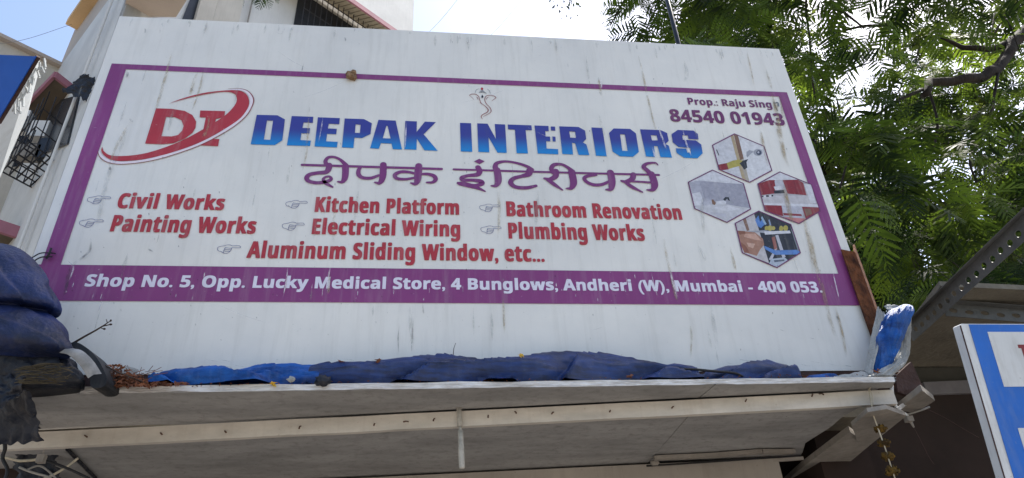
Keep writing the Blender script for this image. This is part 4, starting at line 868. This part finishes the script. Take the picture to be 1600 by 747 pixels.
# ------------------------------------------------------------------ left: blue awning box of the next shop
ab = thing('awning_box', 'bright blue shop awning box with grey green side at the upper left', 'awning', at(-30, 250, -.4))
A_, B__ = at(57, 88, -.5), at(57, 88, -.5)
p_tr = at(56, 88, -.75); p_br = at(-6, 192, -.62); dx_ = Vector((-1.1, 0, 0))
p_tl = p_tr+dx_; p_bl = p_br+dx_
dn = (p_br-p_tr).cross(dx_).normalized()
if dn.y > 0: dn = -dn
b = MB(); b.prism([p_tr, p_tl, p_bl, p_br], -dn*.006); b.build('front_sheet', M['bluesign'], ab)
q1, q2, q3 = at(64, 100, -.55), at(42, 182, -.42), at(-8, 296, -.30)
b = MB(); b.prism([p_tr-dn*.008, q1, q2, q3, p_br-dn*.008], (-.006, .002, 0)); b.build('side_sheet', M['awnside'], ab)
b = MB(); b.tube([p_tr+dn*-.012, lerp(p_tr, p_br, .5)-dn*.014, p_br-dn*.012], .007, 6); b.build('edge_cord', M['rust_dark'], ab)
b = MB()
for i in range(26):
    t = i/25; p = lerp(p_tr, p_br, t*.75)-dn*.014; p += Vector((.012+.006*math.sin(i*2.1), .006, 0)); q = p+Vector((random.uniform(-.012, .012), .01, random.uniform(-.03, -.01))); b.bar(p, q, .004, .004)
b.build('lacing', M['awnside'], ab)
b = MB()
for x in (-.05, -1.0):
    b.bar(p_br+Vector((x, .03, 0)), Vector((p_br.x+x, p_br.y+.03, 0)), .04, .04)
    b.bar(p_tr+Vector((x, .05, -.02)), p_br+Vector((x, .03, -.0)), .03, .03)
b.build('support_post', M['steel'], ab)

# ------------------------------------------------------------------ overhead lines and the pipe behind the board
def wire(a, c, lab, r=.011, sag=.2):
    m_ = (a+c)/2-Vector((0, 0, sag)); b = MB(); b.tube(spline([a, m_, c], 12), r, 5); tag(b.build('overhead_wire', M['cable_grey'], None, True), lab, 'wire')
w1a, w1b = at(-60, 74, 9), at(112, 38, 11.5)
wire(w1a, w1b, 'thin overhead wire at the upper left, running to the white building', .005)
wire(at(745, -40, 9), at(640, 78, 12.5), 'thin overhead wire crossing the sky, nearer the white building', .0045)
wire(at(850, -45, 9), at(730, 90, 14), 'thin overhead wire crossing the sky, nearer the tree', .0045)
pa = at(1060.5, 70, .35)
b = MB(); b.tube([(pa.x, pa.y, Z0+.15), (pa.x, pa.y, pa.z+.0), (pa.x-.012, pa.y, pa.z+1.6)], .0125, 12); tag(b.build('pipe', M['polepaint'], None, True), 'thin black painted pipe standing up behind the signboard', 'pipe')

# ------------------------------------------------------------------ white apartment block behind
az = math.radians(49); dA = Vector((math.sin(az), math.cos(az), 0)); dB = Vector((dA.y, -dA.x, 0))
nA = Vector((-dA.y, dA.x, 0)); nA = -nA if nA.y > 0 else nA           # facade A faces the street
Ic = at(93, 105, 12.0); nB = -dA
bu = thing('apartment_block', 'white rendered apartment block with maroon trimmed awnings behind the signboard', 'building', (Ic.x, Ic.y, 0))
def onA(px, py, P): return atp(px, py, P, nA)
def onB(px, py): return atp(px, py, Ic, nB)
E1 = onB(186, 40); H_ = 22
def wallq(P, Q, z0, z1, th, nrm_, nm, mt):
    b = MB(); b.prism([Vector((P.x, P.y, z0)), Vector((Q.x, Q.y, z0)), Vector((Q.x, Q.y, z1)), Vector((P.x, P.y, z1))], -nrm_*th); return b.build(nm, mt, bu)
W1l = Ic-dA*9
wallq(W1l, Ic, 0, Ic.z, .3, nA, 'wall', M['bcream'])                          # left wing up to its roof line
zE = onB(186, 26).z
b = MB(); Pe = Vector((E1.x, E1.y, 0)); Pi = Vector((Ic.x, Ic.y, 0))
b.prism([Pi, Pe, Pe+Vector((0, 0, Ic.z)), Pi+Vector((0, 0, Ic.z))], -nB*.3); b.build('wall', M['bwhite'], bu)
b = MB(); b.prism([Pi+Vector((0, 0, Ic.z+.004)), Pe+Vector((0, 0, Ic.z+.004)), Pe+Vector((0, 0, H_)), Pi+Vector((0, 0, H_))], -nB*.3); b.build('wall', M['bbeige'], bu)
# parapet coping of the wing, ledge of the upper storey
b = MB(); b.bar(W1l+Vector((0, 0, .0))+nA*.05, Ic+nA*.05, .22, .1); b.build('coping', M['bbeige'], bu)
k0, k1 = onB(120, 47), onB(172, 0)
zl0 = k0.z
b = MB(); l0 = Vector((k0.x, k0.y, zl0)); l1 = Vector((E1.x, E1.y, zl0)); b.prism([l0, l1, l1+nB*.28, l0+nB*.28], (0, 0, .22)); b.build('balcony_ledge', M['borange'], bu)
for px, c_, r in ((160, 'bwhite', .03),):
    p = onB(px, 70)+nB*.12; b = MB(); b.tube([(p.x, p.y, 0), (p.x, p.y, H_)], r, 10); b.build('drain_pipe', M[c_], bu)
# facade A with its projecting features
FA = E1
Q = onA(646, 30, FA); Qr = Vector((Q.x, Q.y, 0)); Er = Vector((E1.x, E1.y, 0))
wallq(Er, Qr, 0, H_, .3, nA, 'wall', M['bwhite'])
b = MB(); b.prism([Qr-nA*.3, Qr-nA*6, Qr-nA*6+Vector((0, 0, H_)), Qr-nA*.3+Vector((0, 0, H_))], -dA*.3); b.build('wall', M['bwhite'], bu)
for px, w in ((318, .35), (352, .55)):
    p = onA(px, 20, FA); b = MB(); b.prism([Vector((p.x, p.y, 0))-dA*w/2, Vector((p.x, p.y, 0))+dA*w/2, Vector((p.x, p.y, 0))+dA*w/2+nA*.18, Vector((p.x, p.y, 0))-dA*w/2+nA*.18], (0, 0, H_)); b.build('pilaster', M['bcream'], bu)
p = onA(389, 20, FA)+nA*.05; b = MB(); b.tube([(p.x, p.y, 0), (p.x, p.y, H_)], .02, 6); b.build('downpipe', M['cable_grey'], bu)
# balcony slab seen from below at the top left of the facade
s0 = onA(236, 27, FA); zs = s0.z
sp1 = [atz(195, 12, zs), atz(205, -60, zs), atz(330, -60, zs), atz(275, 27, zs), atz(216, 26, zs)]
b = MB(); b.prism(sp1, (0, 0, .16)); b.build('balcony_slab', M['brownsoffit'] if 0 else M['bbeige'], bu)
b = MB(); b.prism([onA(272, 60, FA)+nA*.02, onA(313, 60, FA)+nA*.02, onA(316, -10, FA)+nA*.02, onA(300, -10, FA)+nA*.02], nA*.02); b.build('window', M['glassdark'], bu)
# window under a slatted awning
z_out = 0.9
To = atp(545, 0, FA+nA*z_out, nA); Tz = To.z; tr1 = To-dA*2.2; tr2 = atp(621, 49, FA+nA*z_out, nA); tr2 = Vector((tr2.x, tr2.y, Tz)); dirlen = (tr2-To).length
tr2 = To+dA*(dirlen+.25)
hi = onA(478, -6, FA); hz_ = max(hi.z, Tz+.25)
def awl(t): p = tr1.lerp(tr2, t); return p
nS = 26
aw = MB()
for i in range(nS):
    t0, t1 = i/nS+.004, (i+1)/nS-.003; a, c = awl(t0), awl(t1); aw.prism([a, c, Vector((c.x, c.y, Tz+.55))-nA*(z_out-.02), Vector((a.x, a.y, Tz+.55))-nA*(z_out-.02)], (0, 0, .02))
awo = aw.build('awning', M['slat'], bu)
b = MB(); b.prism([tr1+Vector((0, 0, .03)), tr2+Vector((0, 0, .03)), tr2-nA*(z_out-.02)+Vector((0, 0, .585)), tr1-nA*(z_out-.02)+Vector((0, 0, .585))], (0, 0, .015)); b.build('awning_backing', M['brownsoffit'], awo)
b = MB(); b.bar(tr1+nA*.03, tr2+nA*.03, .05, .16); b.bar(tr2, tr2-nA*(z_out-.02)+Vector((0, 0, .55)), .05, .14); b.build('awning_trim', M['pinktrim'], awo)
g0 = onA(460, 30, FA); g1 = onA(600, 48, FA); wz1 = Tz+.3
gx0, gx1 = Vector((g0.x, g0.y, 0)), Vector((g1.x, g1.y, 0))
b = MB(); b.prism([gx0+Vector((0, 0, wz1-1.9)), gx1+Vector((0, 0, wz1-1.9)), gx1+Vector((0, 0, wz1)), gx0+Vector((0, 0, wz1))], nA*.03); wo = b.build('window', M['glassdark'], bu)
b = MB(); gl = (gx1-gx0).length
for i in range(int(gl/.16)+1):
    p = gx0+dA*(i*.16)+nA*.42; b.tube([p+Vector((0, 0, wz1-1.8)), p+Vector((0, 0, Tz+.25))], .012, 5)
for zz in (wz1-1.8, wz1-1.0, wz1-.25): b.tube([gx0+nA*.42+Vector((0, 0, zz)), gx1+nA*.42+Vector((0, 0, zz))], .014, 5)
b.build('grille', M['iron'], wo)
# corner canopy with a hanging window cage on the left wing
Pc = at(85, 119, 9.6); zc = Pc.z
cp = [(85,119),(116,143),(140,170),(104,215),(60,205),(36,172)]
b = MB(); b.prism([atz(x, y, zc) for x, y in cp], (0, 0, .05)); cn = b.build('window_canopy', M['brownsoffit'], bu)
b = MB()
for p, q in (((40,166),(85,119)), ((85,119),(116,143))):
    a, c = atz(*p, zc), atz(*q, zc); b.bar(a+Vector((0, 0, .04)), c+Vector((0, 0, .04)), .06, .16)
b.build('canopy_trim', M['pinktrim'], cn)
zd = at(57, 296, 10.2).z
cq = [atz(3, 268, zd), atz(57, 297, zd), atz(99, 262, zd), atz(46, 222, zd)]
b = MB()
def ln(p, q, r=.016): b.tube([p, q], r, 5)
for i in range(6):
    t = i/5; ln(lerp(cq[0], cq[1], t), lerp(cq[3], cq[2], t)); ln(lerp(cq[0], cq[3], t), lerp(cq[1], cq[2], t))
hgt = (zc-zd)*.5
for i in range(6):
    t = i/5
    for p, q in ((cq[0], cq[3]), (cq[3], cq[2]), (cq[1], cq[2]), (cq[0], cq[1])): s_ = lerp(p, q, t); ln(s_, s_+Vector((0, 0, hgt)), .011)
for k in (.3, .65):
    o_ = Vector((0, 0, hgt*k))
    for j in range(4): ln(cq[j]+o_, cq[(j+1) % 4]+o_, .012)
b.build('window_cage', M['iron'], bu)
b = MB(); b.prism([onB(x, y)+nB*.02 for x, y in [(62,166),(126,150),(108,226),(48,250)]], nB*.02); b.build('window', M['glassdark'], bu)
# things kept in the cage
for i, (px, py, w, h, mt) in enumerate([(64, 206, .34, .42, 'bwhite'), (38, 192, .22, .5, 'bwhite'), (45, 240, .5, .3, 'timber'), (75, 236, .3, .5, 'glassdark')]):
    c = at(px, py, 10.1); b = MB(); b.box(c-Vector((w/2, .12, h/2)), c+Vector((w/2, .12, h/2))); o = b.build('storage_box', M[mt]); tag(o, ['white box in the middle of the window cage on the building', 'white box at the left end of the window cage', 'low grey box on the floor of the window cage', 'dark box at the right of the window cage'][i], 'box', 'boxes kept in the window cage')
b = MB(); wq = [onA(40, 170, Ic-dA*.2), onA(118, 168, Ic-dA*.2), onA(100, 250, Ic-dA*.2), onA(20, 262, Ic-dA*.2)]
b.prism([w+nA*.03 for w in wq], nA*.03); b.build('window', M['glassdark'], bu)
crumple([at(97,141,8.5), at(131,113,8.4), at(154,125,8.4), at(143,161,8.5)], .05, M['blackplastic'], 'plastic_sheet', 'black torn sheet draped beside the window canopy on the building', 'plastic sheet', 41, 30, .12)
for pts_, r, mt in (([(28,285),(12,330),(-6,380)], .07, 'pipe_green'), ([(40,300),(31,340),(20,385)], .05, 'pipe_rust')):
    b = MB(); b.tube([onA(x, y, Ic)+nA*.1 for x, y in pts_], r, 8); b.build('drain_pipe', M[mt], bu)
zz_ = at(30, 372, 10.0).z
b = MB(); b.prism([atz(-40,352,zz_), atz(4,358,zz_), atz(66,381,zz_), atz(60,420,zz_), atz(-40,420,zz_)], (0, 0, .05)); c2_ = b.build('window_canopy', M['brownsoffit'], bu)
b = MB(); b.bar(atz(-40,345,zz_)+Vector((0,0,.05)), atz(66,380,zz_)+Vector((0,0,.05)), .08, .24); b.build('canopy_trim', M['pinktrim'], c2_)

# ------------------------------------------------------------------ trees
def frond_template(L, npin, nleaf, plen, droop, seed):
    """bipinnate leaf: quads of the rachis and of every leaflet; the axis runs along +x, the face looks up"""
    r = np.random.default_rng(seed); Q = []
    def strip(p, q, w):
        p, q = np.array(p), np.array(q); d = q-p; s = np.array((-d[1], d[0], 0)); s = s/np.linalg.norm(s)*w; Q.append([p-s, q-s, q+s, p+s])
    for i in range(8): strip((L*i/8, 0, 0), (L*(i+1)/8, 0, 0), .0025)
    for i in range(npin):
        t = .16+.84*i/(npin-1); base = np.array((L*t, 0, 0)); ln = plen*math.sin(math.pi*(.22+.74*t))**.6*(.9+.2*r.random())
        for sgn in (1, -1):
            a = math.radians(66-26*t+r.normal()*4); d = np.array((math.cos(a), sgn*math.sin(a), 0)); s = np.array((-d[1], d[0], 0)); dz = r.normal()*.12
            if nleaf == 0:                          # leaflets closed up against each other: one tapered blade a pinna
                for u0, u1 in ((.04, .36), (.36, .68), (.68, 1.0)):
                    z_ = np.array((0, 0, dz*ln)); w0, w1 = (.088*ln*math.sin(math.pi*(.12+.80*u))**.7 for u in (u0, u1))
                    a_, b_ = base+(d*ln+z_)*u0, base+(d*ln+z_)*u1; Q.append([a_-s*w0, b_-s*w1*.8, b_+s*w1*.8, a_+s*w0])
            for k in range(nleaf):
                u = (k+.7)/nleaf; p = base+d*ln*u+np.array((0, 0, dz*ln*u)); ll = ln*(.092 if nleaf > 1 else .45)*(.7+.6*math.sin(math.pi*min(1, u*.9+.12)))
                for q in (1, -1):
                    e = (s*q*.92+d*.4); e /= np.linalg.norm(e); w = d*ln/nleaf*.8
                    Q.append([p, p+e*ll*.5+w*.62, p+e*ll, p+e*ll*.45-w*.62])
    Q = np.array(Q); Q[:, :, 2] -= droop*(Q[:, :, 0]/L)**2*L
    return Q
def leafmesh(name, Q, mt, parent):
    o0 = np.array(wloc(parent)); n = len(Q); v = (Q.reshape(-1, 3)-o0).astype(np.float32); me = bpy.data.meshes.new(name)
    me.vertices.add(n*4); me.vertices.foreach_set('co', v.ravel()); me.loops.add(n*4); me.loops.foreach_set('vertex_index', np.arange(n*4, dtype=np.int32))
    me.polygons.add(n); me.polygons.foreach_set('loop_start', np.arange(0, n*4, 4, dtype=np.int32)); me.polygons.foreach_set('loop_total', np.full(n, 4, dtype=np.int32))
    me.update(); me.validate(); me.materials.append(mt); o = bpy.data.objects.new(name, me); col.objects.link(o); o.parent = parent; return o
def place(T, base, d, roll, s):
    d = np.array(d)/np.linalg.norm(d); up = np.array((0, 0, 1.)); y = np.cross(up, d); y /= np.linalg.norm(y)+1e-9; z = np.cross(d, y)
    c, s_ = math.cos(roll), math.sin(roll); y2, z2 = y*c+z*s_, z*c-y*s_
    return (T*s)@np.stack([d, y2, z2])+np.array(base)
TEMP = [frond_template(.70, 10, 6 if i == 4 else 0, .25, .2+.12*i, 30+i) for i in range(5)]

tr = thing('tree', 'tall feathery leaved tree with dark crooked limbs overhanging from the right', 'tree', (0, 0, 0))
base = at(1700, 120, 6.2); tr.location = (base.x+.3, base.y+.2, 0)
limbs = []
def limb(pix, r0, r1, n=5):
    p = [at(*q) for q in pix]; sp = spline(p, n); k = len(sp); rr = [r0+(r1-r0)*i/(k-1) for i in range(k)]
    sp = [Vector(s)+Vector([noise.noise(Vector(s)*2.3+Vector((o, 0, 0)))*r0*.7 for o in (0, 5, 9)]) for s in sp]
    limbs.append((sp, rr)); return sp
b0 = Vector((base.x+.3, base.y+.2, 0))
trunk = [b0, b0+Vector((.05, -.05, 1.5)), b0+Vector((-.05, .0, 3.0)), Vector(at(1690, 110, 6.2))]
limbs.append(([Vector(p) for p in spline(trunk, 6)], [.26-.10*i/18 for i in range(19)]))
limb([(1690,110,6.2),(1640,40,6.0),(1590,62,5.8),(1572,88,5.7),(1552,112,5.6),(1520,123,5.5),(1480,124,5.4),(1452,130,5.3),(1440,150,5.2)], .13, .055)
limb([(1600,48,5.9),(1570,70,5.8),(1535,76,5.7),(1500,72,5.7),(1470,60,5.6)], .075, .03)
limb([(1690,110,6.2),(1700,-60,5.6),(1600,-120,5),(1450,-130,4.6),(1300,-110,4.4)], .12, .04)
limb([(1450,-130,4.6),(1410,20,4.9),(1385,38,4.9),(1350,42,4.9),(1310,52,4.9),(1280,72,4.9)], .035, .012)
limb([(1300,-110,4.4),(1298,0,4.6),(1322,22,4.7),(1350,45,4.8)], .03, .014)
limb([(1300,-110,4.4),(1262,-20,4.4),(1265,60,4.4),(1270,130,4.4),(1278,190,4.5),(1272,250,4.6)], .022, .008)
limb([(1440,140,5.2),(1390,165,5.0),(1345,205,4.9),(1310,300,5.0),(1300,340,5.0)], .03, .008)
limb([(1450,140,5.3),(1465,200,5.2),(1440,260,5.1),(1390,285,5.0),(1340,340,5.0)], .022, .007)
limb([(1560,115,5.6),(1545,190,5.4),(1515,250,5.3),(1535,310,5.3),(1500,330,5.2)], .028, .008)
limb([(1555,15,5.9),(1550,60,5.6),(1578,5,5.4)], .018, .01); limb([(1560,10,5.5),(1580,45,5.5),(1592,78,5.6)], .012, .008)
limb([(1300,-110,4.4),(1150,-120,4.0),(1050,-70,3.9),(985,-10,3.9),(955,40,4.0)], .035, .008)
limb([(1150,-120,4.0),(1120,-20,4.1),(1105,60,4.2)], .018, .007)
limb([(1050,-70,3.9),(850,-100,3.4),(640,-80,3.2),(480,-45,3.1),(420,-22,3.1)], .022, .006)
limb([(850,-100,3.4),(885,-30,3.5),(890,5,3.5)], .01, .004)
b = MB(); b.tube(*limbs[0], 14); b.build('trunk', M['bark'], tr, True)
for sp, rr in limbs[1:]:
    b = MB(); b.tube(sp, rr, 8); b.build('limb', M['bark'], tr, True)

BR_ = [(1640,40),(1590,62),(1572,88),(1552,112),(1520,123),(1480,124),(1452,130),(1535,76),(1505,73),(1615,50),(1498,122)]
HOLES = [(1340,30,20),(1368,72,15),(1345,120,17),(1492,101,9),(1448,134,10),(1322,265,17),(1470,298,22),(1240,140,9),(1000,10,11),(1252,30,12),(1395,360,12),(1275,210,10),(1420,20,8),(1560,235,8),(1225,100,8)]
def proj(p):
    v = Vector(p)-CAM; w = v.dot(FW); return 800+F*v.dot(RT)/w, 373.5-F*v.dot(UP)/w
Qs = []; twigs = MB(); cnt = 0
def addfrond(px, py, y, n, spread, size=(.75, 1.15), hole=True, dirbias=(0, 0), droop=-.25):
    """a spray: one twig end with n leaves round it"""
    global cnt
    c = at(px, py, y); a0 = random.uniform(0, 6.28)
    tw = c+Vector((random.uniform(-.12, .12), random.uniform(-.1, .1), random.uniform(.05, .2)))
    for i in range(n):
        a = a0+6.283*i/n+random.uniform(-.5, .5); d = Vector((math.cos(a)+dirbias[0], math.sin(a)+dirbias[1], droop+random.uniform(-.45, .3)))
        s = random.uniform(*size); T = TEMP[random.randrange(5)]; bp = c+Vector([random.uniform(-spread, spread) for _ in range(3)]); mid = bp+d.normalized()*.25*s
        tip = bp+d.normalized()*.5*s
        if y < 5.6 and any(math.hypot(e[0]-x, e[1]-y_) < 30 for e in (proj(bp), proj(mid), proj(tip)) for x, y_ in BR_) and random.random() < .85: continue
        if hole:
            q = proj(mid)
            if any((q[0]-h[0])**2+(q[1]-h[1])**2 < (h[2]*1.25)**2 for h in HOLES): continue
        Qs.append(place(T, bp, d, random.uniform(-.5, .5), s)); cnt += 1
    twigs.tube([tw, c], [.005, .003], 5)
# sprays grouped into separate boughs, with the sky left open between them
def nearbranch(px, py): return any(math.hypot(px-x, py-y) < 34 for x, y in BR_)
cl = []
def boughs(n, x0, x1, y0, y1, sep, ylo, yhi, k0, k1, rad, size=(.65, 1.0)):
    t = 0
    while n > 0 and t < 4000:
        t += 1; px, py = random.uniform(x0, x1), random.uniform(y0, y1)
        if any((px-q[0])**2+(py-q[1])**2 < sep**2 for q in cl): continue
        if py > 78+(px-1050)*.06+0 and px < 1217+(py-77)*.354+12: continue
        cl.append((px, py)); n -= 1; y = random.uniform(ylo, yhi)
        for _ in range(random.randint(k0, k1)):
            qx, qy, yy = px+random.gauss(0, rad), py+random.gauss(0, rad*.8), y+random.uniform(-.3, .3)
            if nearbranch(qx, qy): yy = max(yy, 6.1)
            addfrond(qx, qy, yy, random.randint(2, 4), .08, size)
boughs(50, 1215, 1660, -60, 320, 43, 3.0, 5.6, 3, 4, 17, (.65, 1.05))
boughs(14, 1050, 1260, -50, 80, 38, 3.2, 4.8, 3, 4, 15, (.6, .95))
boughs(12, 1310, 1650, 300, 420, 44, 4.2, 5.2, 2, 4, 18)
boughs(7, 965, 1050, -40, 40, 26, 3.8, 4.4, 2, 3, 9, (.5, .8))
for px, py in ((1485,438),(1505,425),(1560,440),(1590,430),(1615,445),(1575,415),(1600,405),(1545,452),(1640,430)): addfrond(px, py, 3.2, 4, .06, (.5, .75), False)
def simpleleaves(px, py, y, n, sx, sy, L_):
    for _ in range(n):
        k = np.array(at(px+random.gauss(0, sx), py+random.gauss(0, sy), y+random.uniform(-.1, .1))); e = np.array((random.gauss(0, .7), random.gauss(0, .7), -1.)); e /= np.linalg.norm(e)
        q = np.cross(e, np.array((random.gauss(0, 1), 1, .2))); q /= np.linalg.norm(q); l = L_*random.uniform(.6, 1.2); Qs.append(np.array([[k, k+e*l*.45+q*l*.2, k+e*l, k+e*l*.45-q*l*.2]]))
simpleleaves(882, 4, 3.5, 46, 11, 10, .06); simpleleaves(955, 42, 3.9, 26, 10, 12, .06)
for px, py in ((418,-24),(402,-26)): addfrond(px, py, 3.1, 5, .02, (.3, .4), False, droop=-.7)
leafmesh('crown', np.concatenate(Qs), M['leaf_a'], tr)
# unseen leaves with whole pinnae, added towards the sun to shade the boughs below
CO = frond_template(.62, 11, 1, .20, .3, 77); up_ = []
for i in range(1700):
    q = Qs[random.randrange(len(Qs))][0][0]; k = random.uniform(1.0, 3.8); p = np.array(q)+np.array(sd)*k+rng.normal(size=3)*.45
    pr = proj(p)
    if (pr[1] > -95 and pr[0] < 1690) or pr[0] < 1010: continue
    a = random.uniform(0, 6.28); up_.append(place(CO*np.array((1, 1, 1)), p, (math.cos(a), math.sin(a), -.2), random.uniform(-.6, .6), random.uniform(1.1, 1.7)))
leafmesh('shade_crown', np.concatenate(up_), M['leaf_a'], tr); twigs.build('twigs', M['bark'], tr)['kind'] = 'stuff'

def broadleaf_tree(name, label, pix_base, y, blobs, nl, size, seed, mt, holes):
    r = np.random.default_rng(seed); p0 = at(*pix_base, y); t = thing(name, label, 'tree', (p0.x, p0.y, 0)); b = MB()
    cs = [(np.array(at(px, py, y+dy)), rad) for px, py, dy, rad in blobs]
    mid = Vector(sum(c for c, _ in cs)/len(cs)); fork = Vector((p0.x, p0.y, mid.z*.55))
    b.tube([Vector((p0.x, p0.y, 0)), Vector((p0.x+.05, p0.y, mid.z*.3)), fork], [.16, .13, .11], 10); b.build('trunk', M['bark'], t, True)
    for c, rad in cs:
        b = MB(); c_ = Vector(c); m1 = fork.lerp(c_, .5)+Vector((0, 0, -.1)); b.tube(spline([fork, m1, c_], 5), [.06-.0045*i for i in range(11)], 7); b.build('limb', M['bark'], t, True)
    Q = []
    tot = sum(rad**2 for _, rad in cs)
    for c, rad in cs:
        for _ in range(int(nl*rad**2/tot)):
            d = r.normal(size=3); d /= np.linalg.norm(d); k = c+d*rad*r.random()**.45*np.array((1.1, 1.0, .85))
            q = proj(k)
            if any((q[0]-h[0])**2+(q[1]-h[1])**2 < h[2]**2 for h in holes): continue
            nw = r.integers(5, 9); a0 = r.random()*6.28; ax = d*.5+np.array((0, 0, .6))+r.normal(size=3)*.3; ax /= np.linalg.norm(ax)
            u = np.cross(ax, (1, .3, .1)); u /= np.linalg.norm(u); w = np.cross(ax, u)
            for i in range(nw):
                a = a0+6.283*i/nw; e = (u*math.cos(a)+w*math.sin(a))+ax*(-.15+.3*r.random())-np.array((0, 0, .35)); e /= np.linalg.norm(e)
                s = np.cross(e, ax+r.normal(size=3)*.25); s /= np.linalg.norm(s)+1e-9; L_ = size*(.7+.6*r.random()); n_ = np.cross(s, e)*L_*.06
                Q.append([k, k+e*L_*.45+s*L_*.16-n_, k+e*L_, k+e*L_*.45-s*L_*.16-n_])
    leafmesh('crown', np.array(Q), mt, t); return t
broadleaf_tree('tree', 'bushy broad leaved tree with sky gaps behind the neighbouring canopy', (1480, 470), 7.6,
  [(1330,330,.3,.9),(1400,370,0,1.0),(1460,420,-.2,1.0),(1380,440,.2,.9),(1330,420,.4,.8),(1520,380,.3,1.0),(1590,340,.5,1.1),(1560,440,0,.9),(1440,320,.8,.9),(1320,240,.8,.9),(1600,240,1,1.2),(1340,500,.2,.8)], 3600, .19, 5, M['leaf_b'], [(1450,405,14),(1440,385,9),(1470,300,18),(1425,350,10),(1452,440,7),(1405,340,7),(1490,415,8)])
broadleaf_tree('tree', 'shaded dense tree behind the top right corner of the signboard', (1230, 120), 8.4,
  [(1130,30,0,1.1),(1200,60,.3,1.2),(1090,50,.2,.8),(1240,120,.3,1.0),(1180,-20,.6,1.2),(1270,230,.6,.9),(1420,180,1,1.5),(1520,150,1.2,1.5),(1560,40,1.2,1.4),(1440,60,1.4,1.2)], 1700, .22, 9, M['leaf_b'], HOLES+[(1005,12,16),(1235,20,12)])
